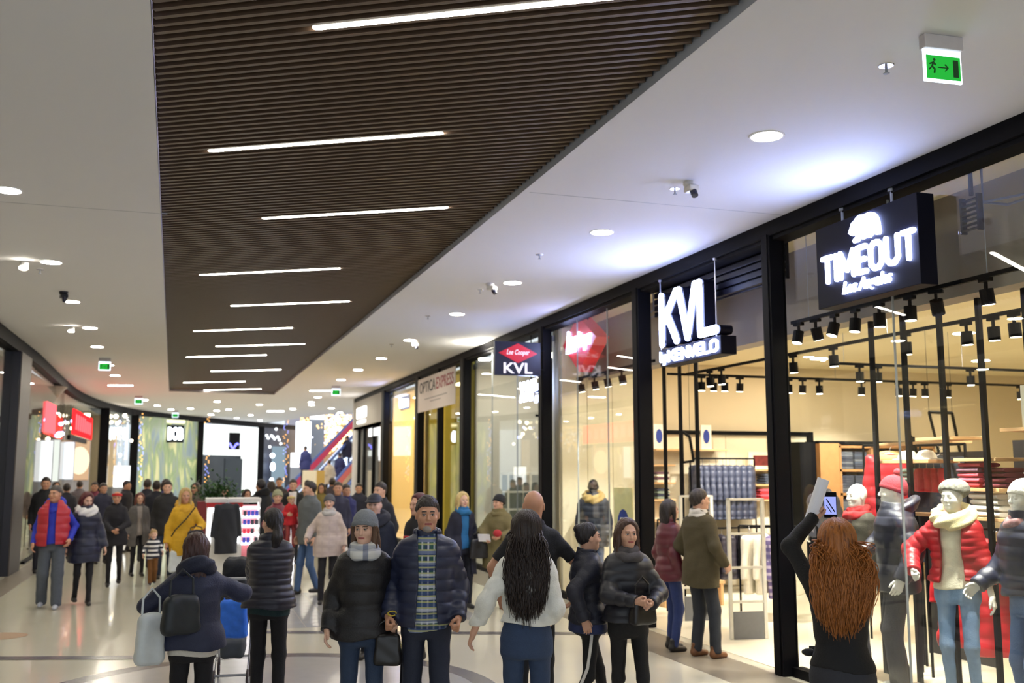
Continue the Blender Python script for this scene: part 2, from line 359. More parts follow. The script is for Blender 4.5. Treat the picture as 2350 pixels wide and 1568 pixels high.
exit_sign(-1.46, -4.44, 'green running-man exit sign hanging from the ceiling at top right')
exit_sign(-7.5, 15.4, 'green exit sign hanging over the left walkway, nearest there')
exit_sign(-7.3, 27.6, 'green exit sign over the left walkway before the curve')
exit_sign(-6.2, 36.4, 'green exit sign small above the leaf mural')
exit_sign(-1.4, 21.4, 'green exit sign at the far end of the right walkway')
# sprinklers and cameras
CHROME = M('chrome', (210, 212, 222), .25, metal=.9)
def sprinkler(x, y, lab):
    r = thing('sprinkler', lab, 'sprinkler', (x, y, ZC), 0, 'ceiling sprinklers')
    MB().lathe([(.001, -.004), (.045, -.006), (.05, 0), (.001, 0)], (0, 0, 0), 16).build('cover_plate', CHROME, r)
    b = MB().cyl((0, 0, 0), (0, 0, -.05), .008); b.lathe([(.02, -.052), (.02, -.056), (.001, -.058), (.001, -.05)], (0, 0, 0), 10); b.build('nozzle', GREYP, r)
    return r
s0 = sprinkler(-1.49, -3.99, 'chrome sprinkler on the ceiling beside the nearest exit sign')
for x, y, lb in [(-1.48, -1.07, 'sprinkler beside the white ceiling camera of the right side'), (-1.72, 1.95, 'small sprinkler between the second and third right downlights'), (-1.75, 4.4, 'small sprinkler past the third right downlight'), (-1.9, 7.0, 'small sprinkler left of the fourth right downlight'), (-1.75, 10.9, 'small sprinkler past the fifth right downlight'), (-7.9, 2.0, 'sprinkler behind the nearest left downlight'), (-7.5, 4.75, 'sprinkler past the second left downlight')]:
    dup(s0, (x, y, ZC), 0, lb)
def ceil_camera(x, y, lab, mat, rz=0):
    r = thing('security_camera', lab, 'security camera', (x, y, ZC), rz)
    MB().lathe([(.06, 0), (.06, -.03), (.045, -.05), (.001, -.05)][::-1], (0, 0, 0), 16).build('base', mat, r)
    MB().box(-.05, .05, -.09, .03, -.1, -.045).build('body', mat, r, bevel=.012)
    MB().cyl((0, -.06, -.1), (0, -.09, -.15), .033, .03, 14).build('lens', M('lens_dark', (40, 42, 60), .15), r)
ceil_camera(-1.45, -1.3, 'white ceiling camera beside a sprinkler above the shop doors', M('camera_white', (206, 202, 196), .4))
ceil_camera(-1.75, 3.9, 'white ceiling camera beside the third right downlight', M('camera_white', (206, 202, 196), .4), .6)
ceil_camera(-1.4, 10.3, 'white ceiling camera beside the fifth right downlight', M('camera_white', (206, 202, 196), .4), .3)
ceil_camera(-7.4, 6.4, 'black domed ceiling camera before the third left downlight', M('camera_black', (34, 34, 40), .3), .3)
def ceil_spot(x, y, lab):
    r = thing('ceiling_spotlight', lab, 'spotlight', (x, y, ZC), 0)
    MB().lathe([(.05, 0), (.05, -.025), (.001, -.025)][::-1], (0, 0, 0), 14).build('mount', WHITE, r)
    MB().cyl((0, 0, -.02), (0, -.04, -.09), .045, .055, 14).build('lamp_head', WHITE, r)
    MB().cyl((0, -.041, -.0905), (0, -.0415, -.0935), .048, .048, 14).build('lens', DOWN, r)
ceil_spot(-7.62, 4.3, 'small spotlight left of the second left downlight')
ceil_spot(-7.68, 10.2, 'small spotlight left of the fourth left downlight')

# ------------------------------------------------------------------ helper: where a line of sight meets a plane (used to read positions off the photo)
def _ray(px, py):
    F, P, T = 2285., R(7.38), R(17.92); dx = px-1175; up = 784-py
    fw = F*math.cos(P)-up*math.sin(P); return (dx*math.cos(T)+fw*math.sin(T), -dx*math.sin(T)+fw*math.cos(T), F*math.sin(P)+up*math.cos(P))
def onX(px, py, x): r = _ray(px, py); t = (x-CX)/r[0]; return (x, CY+t*r[1], CZ+t*r[2])
def onY(px, py, y): r = _ray(px, py); t = (y-CY)/r[1]; return (CX+t*r[0], y, CZ+t*r[2])
def onZ(px, py, z): r = _ray(px, py); t = (z-CZ)/r[2]; return (CX+t*r[0], CY+t*r[1], z)

# ------------------------------------------------------------------ right shopfronts
b = MB().box(0, .26, -9, 26.8, 4.40, 4.55); b.box(.04, .26, -9, 26.8, 4.36, 4.40)
struct(b.build('trim_6', BLACK)); 
def column(y0, y1, dx, lab=None, mat=BLACK):
    b = MB().box(-.0, dx, y0, y1, 0, 4.42); b.box(-.012, .0, y0+.03, y1-.03, 0.0, 4.42)
    return struct(b.build('wall_column', mat, bevel=.008))
for y0, y1, dx in ((-.27, -.11, .18), (2.9, 3.1, .19), (6.66, 6.89, .17), (11.7, 12.04, .17), (13.98, 14.14, .13), (16.2, 16.6, .17), (20.95, 21.4, .17)): column(y0, y1, dx)
bays = [(-8.5, -.27), (3.1, 6.66), (6.89, 11.7), (12.04, 13.98), (14.14, 16.2), (16.6, 20.95)]
for i, (y0, y1) in enumerate(bays):
    wob = MB().box(.15, .162, y0, y1, .09, 4.4); o = struct(wob.build('window_%d' % (i+1), GLASS))
    MB().box(.1, .22, y0, y1, 0, .09).build('window_sill', BLACK, o)
    if i in (0, 1, 2):
        b = MB(); n = 3 if i else 5
        for k in range(1, n): yy = y0+(y1-y0)*k/n; b.box(.146, .166, yy-.004, yy+.004, .09, 4.4)
        b.build('window_joint', M('silicone', (150, 156, 160), .3), o)
# dark louvre over the open shop door
b = MB()
for k in range(5): b.box(.24-.0*k, .3, -.11, 2.9, 4.02+.085*k, 4.085+.085*k)
b.box(.3, .34, -.11, 2.9, 4.0, 4.42); struct(b.build('trim_7', DARKB, bevel=.006))
# --- the big clothing shop behind the first three bays
SW = M('shop_wall_tan', (212, 196, 166), .7, var=.03, scale=2); SWC = M('shop_wall_cream', (236, 226, 200), .7, var=.03, scale=2)
SC = M('shop_ceiling', (236, 222, 186), .8, var=.02); BH = M('bulkhead_grey', (150, 140, 132), .7, var=.03)
struct(MB().box(.17, 12, -8, 6.75, .0, .006).build('floor_shop', FLOORS))
struct(MB().box(.22, .8, -8.5, 6.7, 4.45, 4.5).build('ceiling_soffit', SC))
b = MB().box(.8, 1.06, -8.5, 6.7, 3.52, 4.5); struct(b.build('wall_bulkhead', BH))
struct(MB().box(.9, 12, -8.5, 6.7, 3.86, 3.92).build('ceiling_shop', SC))
b = MB().box(.3, 12.1, 6.70, 6.85, 0, 4.5); struct(b.build('wall_shop_side', SW))
b = MB().box(12, 12.1, -8.5, 6.7, 0, 3.9); struct(b.build('wall_shop_back', SW))
b = MB().box(.3, 12, -8.6, -8.5, 0, 4.5); struct(b.build('wall_shop_near', SW))
# cream wall boards with a black top rail along the side wall
b = MB()
for k in range(4): b.box(1.75+.83*k, 1.75+.83*k+.82, 6.62, 6.69, .02, 2.62)
o = b.build('wall_boards', SWC); struct(o)
b = MB().box(1.7, 5.1, 6.56, 6.7, 2.62, 2.69).box(5.07, 5.13, 6.5, 6.7, 0, 2.69); struct(b.build('trim_8', BLACK))
b = MB()
for k in range(3): b.box(.32+.46*k, .32+.46*k+.45, 6.60, 6.69, .02, 4.4)
struct(b.build('wall_window_side', SWC))

# added linear lights that brighten the small shops, then the round shop downlights
SHOPL = emis('shop_glow', (255, 232, 190), L_SHOP)
def trough(x, y, ln, z, lab, mat=None, wd=.12, axis='y'):
    r = thing('added_trough_light', lab, 'ceiling light', (x, y, z), 0 if axis == 'y' else R(90))
    MB().box(-wd, wd, -ln/2, ln/2, -.03, -.01).build('diffuser', mat or SHOPL, r)
    MB().box(-wd-.015, wd+.015, -ln/2-.015, ln/2+.015, -.01, .01).build('housing', BLACK, r)
SDOWN = emis('shop_downlight_glow', (255, 243, 218), 230)
sd0 = thing('downlight', 'round light in the clothing shop ceiling, first row nearest the window, first', 'ceiling light', (1.6, -6, 3.86), 0, 'shop ceiling downlights')
MB().lathe([(.001, -.004), (.14, -.004), (.14, .02), (.001, .02)], (0, 0, 0), 20).build('diffuser', SDOWN, sd0)
MB().lathe([(.14, -.006), (.155, -.006), (.158, .004), (.14, .003)], (0, 0, 0), 20).build('rim', WHITE, sd0)
for i, (x, y) in enumerate([(1.6, -3.2), (1.6, -.4), (1.9, 1.9), (1.9, 4.9), (4.2, -3.2), (4.2, -.4), (4.4, 1.9), (4.4, 5.2), (7.2, -2), (7.2, 1.2), (7.2, 4.6)]):
    if i: dup(sd0, (x, y, 3.86), 0, 'round light in the clothing shop ceiling, %s row from the window, %s' % (NTH[i//4], NTH[i % 4]))
    else: sd0.location = (x, y, 3.86)

# track lights
SPOTG = emis('spot_glow', (255, 240, 205), 60)
def track_spot(p, tilt, rz, lab, group, scale=1.0):
    r = thing('track_spotlight', lab, 'spotlight', p, rz, group); r.scale = (scale,)*3
    MB().box(-.022, .022, -.06, .06, -.03, 0).build('adapter', BLACK, r)
    b = MB().box(-.011, .011, -.011, .011, -.09, -.03); b.build('arm', BLACK, r)
    d = Vector((math.sin(tilt), 0, -math.cos(tilt)))
    c = Vector((0, 0, -.09)); MB().cyl(c, c+d*.13, .055, n=16).build('lamp_head', BLACK, r)
    MB().cyl(c+d*.1301, c+d*.1315, .047, n=16).build('lens', SPOTG, r); return r
def track(p, q, lab, z_up=None, wires=()):
    p, q = Vector(p), Vector(q); r = thing('light_track', lab, 'light track', p, 0)
    d = q-p; n = Vector((-d.y, d.x, 0)).normalized()*.018
    b = MB().add([tuple(v) for v in (-n, n, d+n, d-n)]+[tuple(v+Vector((0, 0, .035))) for v in (-n, n, d+n, d-n)], [(0, 1, 2, 3), (7, 6, 5, 4), (0, 4, 5, 1), (1, 5, 6, 2), (2, 6, 7, 3), (3, 7, 4, 0)])
    b.build('rail', BLACK, r)
    if wires:
        b = MB()
        for t in wires: s_ = d*t; b.cyl((s_.x, s_.y, .03), (s_.x, s_.y, z_up-p.z), .004, n=6)
        b.build('suspension_wire', GREYP, r)
track((.5, -2.95, 3.55), (.5, .12, 3.55), 'black light track hung on wires behind the bear sign', 4.45, (.1, .9))
tr = None
for i, (y, tl, rz) in enumerate([(-2.62, .15, 0), (-2.05, .5, .6), (-1.72, 0, 0), (-1.3, 0, 0), (-.95, .12, 3), (-.62, .3, 3.0), (-.3, .3, .2), (.0, .25, 3.3)]):
    track_spot((.5, y, 3.55), tl, rz, 'black track spotlight behind the bear sign, %s from the right on its rail' % NTH[i], 'spotlights on the hanging rail')
track((1.5, -2.6, 3.42), (1.5, 4.4, 3.42), 'black light track inside the shop running beside the dark poles', 3.86, (.05, .35, .65, .95))
for i, (px, py) in enumerate([(1628, 830), (1655, 835), (1820, 825), (1912, 800), (2078, 765), (2218, 765), (2280, 755), (2328, 745)]):
    q = onX(px, py, 1.5); track_spot((1.5, q[1], 3.42), 0.05, 0, 'black track spotlight on the rail beside the dark poles, %s from the left' % NTH[i], 'spotlights on the pole rail')
track((1.2, 4.45, 3.42), (8.6, 4.45, 3.42), 'black light track crossing the far part of the shop', 3.86, (.05, .4, .8))
for i, px in enumerate([1610, 1638, 1663, 1698, 1810, 1842, 1880, 1977, 2062, 2095, 2122, 2175, 2340]):
    q = onY(px, 880, 4.45); track_spot((q[0], 4.45, 3.42), .1 if i % 2 else 0, 1.57, 'black track spotlight on the far crossing rail, %s from the left' % (NTH+['thirteenth'])[i], 'spotlights on the far rail')
track((2.6, 2.4, 3.42), (7.0, 2.4, 3.42), 'black light track crossing the middle of the shop', 3.86, (.05, .5, .9))
for i, px in enumerate([1973, 2015, 2227]):
    q = onY(px, 860, 2.4); track_spot((q[0], 2.4, 3.42), 0, 1.57, 'black track spotlight on the middle crossing rail, %s from the left' % NTH[i], 'spotlights on the middle rail')
track((.52, 3.5, 3.5), (.52, 6.4, 3.5), 'black light track in the window with the red diamond sign', 4.45, (.1, .9))
for i, px in enumerate([1302, 1333, 1364, 1393, 1427]):
    q = onX(px, 880, .52); track_spot((.52, q[1], 3.5), .2, 3.1 if i == 0 else 0, 'black track spotlight in the red diamond window, %s from the left' % NTH[i], 'spotlights in the diamond window')
# real light of some heads: warm spots aimed at the figures
def spot_light(p, tgt, e, ang=70, col=(1, .95, .84)):
    l = bpy.data.lights.new('track_spotlight_beam', 'SPOT'); l.energy = e; l.spot_size = R(ang); l.spot_blend = .6; l.shadow_soft_size = .05; l.color = col
    o = bpy.data.objects.new('track_spotlight_beam', l); COL.objects.link(o); o.location = p
    o.rotation_euler = (Vector(tgt)-Vector(p)).to_track_quat('-Z', 'Y').to_euler()
for p, t in [((.5, -1.3, 3.3), (.6, -1.0, .8)), ((.5, -1.72, 3.3), (.6, -1.9, .9)), ((.5, -.3, 3.3), (.7, -.4, .8)), ((.5, -2.6, 3.3), (.6, -2.7, .9)), ((1.5, .5, 3.2), (2.5, 1.2, 0)), ((1.5, 2.5, 3.2), (2.4, 3.6, .2)), ((1.5, -1.6, 3.2), (2.3, -1.2, 1)), ((3, 4.45, 3.2), (3.2, 6.0, 1)), ((5.2, 4.45, 3.2), (5.5, 6.5, 1.2)), ((.52, 4.5, 3.3), (.6, 5.6, 1))]:
    spot_light(p, t, 380)
# dark poles and shelving behind the figures
def pole(x, y, z0, z1, lab):
    o = MB().box(x-.022, x+.022, y-.022, y+.022, z0, z1).build('display_pole', BLACK, bevel=.004)
    o.data.transform(Matrix.Translation((-x, -y, -z0))); o.location = (x, y, z0)
    return tag(o, lab, 'pole', 'dark display poles')
for i, (y, z0) in enumerate([(-2.49, .01), (-1.97, .01), (-1.48, .01), (-.98, .01), (-.5, .01)]):
    pole(1.02, y, z0, 3.54, 'black square display pole in the bear sign window, %s from the right' % NTH[i])
for i, (y, z0) in enumerate([(3.2, .01), (3.68, .01), (4.17, .01), (4.62, .01)]):
    pole(1.0, y, z0, 3.54, 'black square display pole inside the doorway, %s from the right' % NTH[i])
def shelf(x0, x1, y0, y1, z, lab):
    o = MB().box(-(x1-x0)/2, (x1-x0)/2, -(y1-y0)/2, (y1-y0)/2, -.03, 0).build('wooden_shelf', WOODL, bevel=.003)
    o.location = ((x0+x1)/2, (y0+y1)/2, z); return tag(o, lab, 'shelf')
shelf(1.05, 1.42, -1.53, -1.04, 2.31, 'pale wooden shelf board, highest among the poles behind the window figures')
shelf(1.05, 1.42, -1.2, -.5, 2.1, 'pale wooden shelf board carrying the white hats')
shelf(1.05, 1.42, -2.03, -1.53, 2.11, 'pale wooden shelf board above the pink sweaters')
shelf(1.35, 1.7, -.66, -.2, 1.84, 'pale wooden shelf board under the patterned folded knitwear')
shelf(1.05, 1.42, -2.05, -1.5, 1.845, 'pale wooden shelf board under the pink sweaters')
shelf(1.05, 1.42, -2.1, -1.62, 1.59, 'pale wooden shelf board under the white folded sweaters')
shelf(1.05, 1.42, -2.6, -2.1, 2.36, 'pale wooden shelf board at the far right with a white carton')
shelf(1.35, 1.7, -.95, -.5, 1.58, 'pale wooden shelf board below the patterned knitwear')
shelf(1.7, 1.95, -.8, .4, 2.3, 'dark edged shelf board left of the poles')
# black side frames of that unit
for i, (x, y) in enumerate([(1.44, -2.1), (1.44, -1.52), (1.44, -.5), (1.72, -.2)]):
    o = MB().box(-.015, .015, -.015, .015, 0, 2.35).build('shelf_upright', BLACK); o.location = (x, y, .006); tag(o, 'slim black shelf upright behind the window figures, %s from the right' % NTH[i], 'shelf upright', 'slim shelf uprights')
# black backs so the shelves read against dark
b = MB().box(1.75, 1.8, -2.9, -1.52, .006, 2.28); tag(b.build('partition', M('dark_panel', (28, 26, 30), .6)), 'dark display panel behind the pink and white sweater shelves', 'panel')
b = MB().box(2.3, 2.35, -.6, .35, .006, 2.2); tag(b.build('partition', MATS['dark_panel']), 'dark display panel behind the patterned knitwear shelf', 'panel')
def folded(mats, x, y, z, n, lab, group, w=.27, d=.24, h=.045, seed=1):
    rnd = random.Random(seed); src = {}
    for k in range(n):
        m = mats[k % len(mats)]
        if m.name not in src:
            b = MB(); N_ = 18
            vs = []
            for j in range(N_):
                t = j/(N_)*2*math.pi
                cx_ = abs(math.cos(t))**.5*math.copysign(1, math.cos(t)); sz = abs(math.sin(t))**.8*math.copysign(1, math.sin(t))
                vs.append((cx_*d/2, sz*h*.5+h*.5))
            vv = [(x_*(.94 if e else 1), -w/2 if e == 0 else (w/2), z_) for e in (0, 1) for x_, z_ in vs]
            b.add(vv, [tuple(range(N_-1, -1, -1)), tuple(range(N_, 2*N_))]+[(j, (j+1) % N_, N_+(j+1) % N_, N_+j) for j in range(N_)])
            o = b.build('folded_garment', m, smooth=False, bevel=.006); src[m.name] = o
        else: o = src[m.name].copy(); COL.objects.link(o)
        o.location = (x+rnd.uniform(-.008, .008), y+rnd.uniform(-.008, .008), z+k*h*1.0); o.rotation_euler = (0, 0, rnd.uniform(-.05, .05))
        tag(o, '%s, %s up' % (lab, NTH[k]), 'folded clothes', group)
PINK = M('cloth_pink', (206, 84, 100), .85, bump=.4); PINKG = M('cloth_greypink', (110, 80, 96), .85, bump=.4); RED = M('cloth_red', (176, 40, 48), .7)
WHC = M('cloth_white', (244, 240, 226), .85, bump=.3); NAVYC = M('cloth_navy', (38, 44, 66), .85); MAROON = M('cloth_maroon', (92, 26, 40), .8)
GREENW = M('cloth_greenwhite', (128, 142, 130), .85, var=.7, scale=60)
folded([RED, PINK, PINK, PINKG, PINK], 1.2, -1.66, 1.845, 5, 'folded pink sweater on the shelf behind the window figures', 'pink sweater stack')
folded([MAROON], 1.24, -1.92, 1.845, 4, 'folded maroon sweater beside the pink sweaters', 'maroon sweater stack')
folded([WHC], 1.2, -1.83, 1.59, 4, 'folded white sweater on the shelf left of the rightmost figure', 'white sweater stack', h=.052, w=.34)
folded([GREENW], 1.52, -.47, 1.84, 4, 'folded grey-green patterned sweater on the shelf above the red hat', 'patterned sweater stack', w=.2)
def blob_hat(x, y, z, lab, mat):
    b = MB().lathe([(.14, 0), (.15, .01), (.1, .02), (.085, .06), (.06, .09), (.001, .1)], (0, 0, 0), 18); o = b.build('brimmed_hat', mat, smooth=True); o.location = (x, y, z); tag(o, lab, 'hat')
blob_hat(1.22, -.98, 2.1, 'white brimmed hat lying at the right end of a shelf among the poles', WHC)
blob_hat(1.22, -.72, 2.1, 'white brimmed hat lying left of the other on a shelf', WHC)
o = MB().box(-.08, .08, -.1, .1, 0, .36).build('carton', M('card_white', (240, 236, 224), .6), bevel=.004); o.location = (1.2, -2.38, 2.36); tag(o, 'white carton with a blue oval standing on the rightmost high shelf', 'carton')
b = MB(); b.prism([(.055*math.cos(R(a)), .13*math.sin(R(a))) for a in range(0, 360, 20)], 0, .004)
q = b.build('blue_oval', M('print_blue', (36, 60, 150), .5), o); q.rotation_euler = (R(90), 0, R(-90)); q.location = (-.081, 0, .18)
# suspended frame (easel-like) in the middle of the shop
def sloped_frame(px0, py0, px1, py1, px2, py2, px3, py3, y, lab):
    P4 = [Vector(onY(a, c_, y)) for a, c_ in ((px0, py0), (px1, py1), (px2, py2), (px3, py3))]
    r = thing('slanted_panel', lab, 'frame', P4[0]); b = MB()
    for i in range(4): b.cyl(P4[i]-P4[0], P4[(i+1) % 4]-P4[0], .02, n=6)
    for i in (0, 1): e_ = P4[i]-P4[0]; b.cyl(e_, (e_.x, e_.y, 3.86-P4[0].z), .003, n=5)
    b.build('frame_edge', BLACK, r)
    MB().add([tuple(v-P4[0]+Vector((0, .01, 0))) for v in P4]+[tuple(v-P4[0]+Vector((0, .03, 0))) for v in P4], [(0, 3, 2, 1), (4, 5, 6, 7), (0, 1, 5, 4), (1, 2, 6, 5), (2, 3, 7, 6), (3, 0, 4, 7)]).build('panel', SW, r)
sloped_frame(2132, 946, 2185, 948, 2207, 1055, 2160, 1060, 1.9, 'tan panel in a slanted black frame behind the poles')
sloped_frame(1565, 990, 1583, 1003, 1592, 1058, 1567, 1062, 4.9, 'tan panel in a black frame inside the doorway above the coats')

# cubby shelves with folded jeans at the side wall
r = thing('cubby_shelf', 'wooden cubby shelf filled with folded jeans against the tan wall', 'shelf', (5.05, 6.2, 0))
b = MB().box(0, 2.3, .44, .48, .05, 2.46)
for k in range(4): b.box(.42+.68*k-.02, .42+.68*k+.02, 0, .45, .3, 2.46)
for k in range(6): b.box(.40, 2.48, 0, .45, .3+.42*k, .34+.42*k)
b.build('carcass', WOODC, r); MB().box(-.02, .38, -.02, .48, .02, 2.48).build('side_panel', WOODC, r); MB().box(-.35, -.02, .1, .48, .02, 2.5).build('dark_side', BLACK, r); MB().box(-.02, 2.5, -.01, .47, 2.47, 2.52).build('top_board', BLACK, r)
JN = [M('denim_%d' % i, c, .85, var=.35, scale=40) for i, c in enumerate([(70, 78, 96), (54, 58, 74), (96, 100, 110), (110, 60, 66), (60, 44, 50)])]
rnd = random.Random(4); srcs = {}
for row in range(5):
    for cl in range(3):
        for st in range(2):
            for k in range(7):
                mi = rnd.choice([0, 1, 2, 1]) if cl != 1 or row > 1 else rnd.choice([0, 1, 3, 4])
                if mi not in srcs: o = MB().box(-.13, .13, -.15, .15, 0, .042).build('folded_jeans', JN[mi], bevel=.008); srcs[mi] = o
                else: o = srcs[mi].copy(); COL.objects.link(o)
                o.location = (5.05+.42+.68*cl+.17+.3*st, 6.2+.2, .343+.42*row+.0445*k)
                tag(o, 'folded jeans, %s up, %s stack, %s cubby, %s shelf of the cubby unit' % (NTH[k], ['left', 'right'][st], NTH[cl], NTH[row]), 'folded jeans', 'folded jeans in the cubbies')
# picture and boards beside the doorway racks
for i, (x0, x1, z) in enumerate([(3.55, 4.5, 2.02), (3.55, 4.5, 1.76), (3.55, 4.5, 1.5), (1.85, 2.25, 2.1), (1.85, 2.25, 1.8), (1.85, 2.25, 1.52), (1.85, 2.25, 1.18)]):
    shelf(x0, x1, 6.3, 6.6, z, 'wooden wall shelf board %s the hanging coats, %s from the top' % ('right of' if i < 3 else 'left of', NTH[i if i < 3 else i-3]))
shelf(1.85, 3.2, 6.2, 6.6, 2.36, 'long dark-edged wall shelf board above the hanging coats')
r = thing('framed_picture', 'white framed picture of a red scene standing on a wall shelf', 'picture', (3.98, 6.35, 2.02))
MB().box(-.29, .29, -.01, .02, 0, .3).build('frame', M('frame_white', (238, 230, 210), .5), r, bevel=.004)
q = MB().box(-.2, .2, -.014, -.008, .06, .24).build('print', M('print_red', (110, 40, 40), .5, var=.9, scale=14), r)
folded([JN[0]], 4.1, 6.45, 1.76, 4, 'folded blue sweater on the wall shelf below the framed picture', 'blue sweater stack', w=.3)
folded([RED, PINK], 4.0, 6.45, 1.5, 4, 'folded red sweater on the lowest wall shelf right of the coats', 'red sweater stack', w=.3)
folded([WHC, PINKG], 2.05, 6.45, 1.8, 4, 'folded pale garment on a shelf left of the coats', 'pale garment stack', w=.2)
folded([GREENW, JN[1]], 2.05, 6.45, 1.52, 4, 'folded grey garment on a shelf left of the coats', 'grey garment stack', w=.2)
for i, (x, z) in enumerate([(2.0, 2.36), (2.9, 2.36)]):
    o = MB().box(-.1, .1, -.01, .01, 0, .42).build('promo_card', M('card_white', (240, 236, 224), .6)); o.location = (x, 6.4, z); tag(o, 'tall white card with a blue oval on the long shelf, %s one' % ['left', 'right'][i], 'card')
    b = MB(); b.prism([(.06*math.cos(R(a)), .12*math.sin(R(a))) for a in range(0, 360, 20)], 0, .004); q = b.build('blue_oval', M('print_blue', (36, 60, 150), .5), o); q.rotation_euler = (R(90), 0, 0); q.location = (0, -.0105, .22)
# shoes display / low bench and round rack
b = MB().box(-.5, .5, -.22, .22, .32, .36).box(-.48, -.44, -.2, .2, 0, .32).box(.44, .48, -.2, .2, 0, .32); o = b.build('low_bench', WOODL); o.location = (1.6, 4.7, .006); tag(o, 'low pale wooden bench inside the doorway', 'bench')

# security gates in the doorway
def gate(x, y, rz, lab):
    r = thing('security_gate', lab, 'security gate', (x, y, .006), rz); m = M('gate_white', (222, 220, 208), .45)
    b = MB().box(-.24, -.195, -.02, .02, 0, 1.66).box(.195, .24, -.02, .02, 0, 1.66).box(-.24, .24, -.02, .02, 1.63, 1.66)
    b.build('frame', m, r, bevel=.006)
    for z in (.42, .82, 1.22): MB().box(-.195, .195, -.012, .012, z, z+.03).build('rung', m, r)
    MB().box(-.19, .19, -.018, .018, .0, .32).build('base_panel', M('gate_grey', (112, 114, 118), .5), r)
gate(.84, 1.75, R(-8), 'white security gate right of the man in the olive coat')
gate(.98, 3.25, R(-8), 'white security gate behind the man in the olive coat')

# poster easel in the diamond window
p = onX(1432, 1200, .45)
r = thing('poster_stand', 'white and yellow poster with a blue oval beside the black window figure', 'poster', (.45, p[1], 0), R(-70))
MB().box(-.19, .19, -.012, .012, .65, 1.75).build('poster_sheet', M('poster_yellow', (232, 224, 170), .5, var=.25, scale=7), r)
b = MB(); b.prism([(.12*math.cos(R(a)), .24*math.sin(R(a))) for a in range(0, 360, 15)], 0, .004); q = b.build('blue_oval', M('print_blue', (36, 60, 150), .5), r); q.rotation_euler = (R(90), 0, 0); q.location = (0, -.013, 1.2)
b = MB()
for z in (1.3, 1.22, 1.12): b.box(-.06, .06, -.0195, -.017, z-.02, z+.02)
b.build('printed_bars', M('card_white', (240, 236, 224), .6), r)
MB().box(-.02, .02, -.02, .02, 0, .65).box(-.15, .15, -.12, .12, 0, .02).build('stand', BLACK, r)

# ------------------------------------------------------------------ signs
SIGNW = emis('sign_white', (176, 192, 255), L_SIGN); SIGNB = M('sign_box', (10, 11, 26), .6, var=.05, spec=.15)
NX, UZ, UYn = Vector((0, -1, 0)), Vector((0, 0, 1)), None
# bear sign
r = thing('shop_sign', 'dark sign box with a glowing white bear and lettering, hung in the nearest window', 'sign', (0, 0, 0))
MB().box(-.05, .12, -2.52, -1.14, 3.49, 4.25).build('sign_box', SIGNB, r, bevel=.004)
blocktext('TIMEOUT', (-.052, -1.23, 3.70), NX, UZ, 1.27, .265, .045, .02, SIGNW, 'lettering', r, .42)
text('Los Angeles', (-.052, -1.53, 3.535), NX, UZ, .66, .14, .02, SIGNW, 'script_lettering', r, shear=.35, off=.012)
BEAR = [(640, 790), (655, 740), (668, 690), (690, 672), (710, 640), (740, 612), (790, 605), (820, 590), (850, 580), (890, 590), (915, 620), (928, 650), (935, 680), (940, 720), (950, 765), (940, 795), (905, 800), (885, 790), (875, 765), (870, 800), (845, 828), (800, 832), (775, 843), (755, 832), (740, 855), (725, 870), (690, 880), (678, 860), (700, 835), (715, 815), (700, 800), (670, 812)]
pts = [onX(1800+x/4.238, 350+y/4.238, -.052) for x, y in BEAR]
n = len(pts); vs = [(-.052, a[1], a[2]) for a in pts]+[(-.072, a[1], a[2]) for a in pts]
link_mesh('bear_emblem', vs, [tuple(range(n)), tuple(range(2*n-1, n-1, -1))]+[(i, n+i, n+(i+1) % n, (i+1) % n) for i in range(n)], SIGNW, r)
for y in (-1.42, -2.1): MB().cyl((.05, y, 4.25), (.05, y, 4.4), .012).cyl((.05, y, 4.375), (.05, y, 4.4), .03).build('hanger', GREYP, r)
b = MB()
for k in range(7): b.box(.3, .34, -2.78, -2.60, 3.92+.04*k, 3.93+.04*k)
b.box(.3, .35, -2.62, -2.6, 3.9, 4.2).box(.3, .35, -2.8, -2.78, 3.9, 4.2).box(.31, .34, -2.72, -2.7, 4.2, 4.45); tag(b.build('louvre_box', BLACK), 'small black slatted box hanging right of the bear sign', 'louvre box')
for (ya, yb, za, lb) in ((-2.7, -3.25, 4.16, 'blue-grey frame right of the bear sign, built from a reflection in the glass'), (3.35, 4.5, 4.2, 'blue-grey frame right of the red diamond sign, built from a reflection in the glass')):
    b = MB(); b.tube([(.45, ya, 4.45), (.45, ya, za), (.7, yb, za), (.7, yb, 4.45)], .012, 5); b.tube([(.7, yb, za), (.7, ya, za), (.45, ya, za)], .012, 5); tag(b.build('reflection_frame', M('reflection_blue', (110, 116, 150), .4)), lb, 'bracket')  # bluish reflections in the glass, built as solid frames
# white letter sign over the door
r = thing('shop_sign', 'tall glowing white three-letter sign hung on rods before the open doorway', 'sign', (0, 0, 0))
for s_, ya, wd in (('K', 2.20, .49), ('V', 1.73, .50), ('L', 1.22, .46)):
    blocktext(s_, (-.02, ya, 3.52), NX, UZ, wd, .69, .1, .02, SIGNW, 'letter', r)
    blocktext(s_, (-.0, ya, 3.52), NX, UZ, wd, .69, .104, -.16, SIGNB, 'letter_body', r)
MB().box(-.0, .2, .76, 2.27, 3.29, 3.5).build('sign_box', SIGNB, r, bevel=.004)
text('by', (-.002, 2.24, 3.30), NX, UZ, .17, .17, .02, SIGNW, 'lettering', r, off=.012)
blocktext('KENVELO', (-.002, 2.03, 3.325), NX, UZ, 1.22, .145, .026, .02, SIGNW, 'lettering', r, .5)
b = MB()
for y in (2.27, .88): b.cyl((.02, y, 3.48), (.02, y, 4.41), .008); b.cyl((.02, y, 4.38), (.02, y, 4.4), .025)
b.build('hanger_rod', M('rod_steel', (170, 172, 190), .3, metal=.8), r)
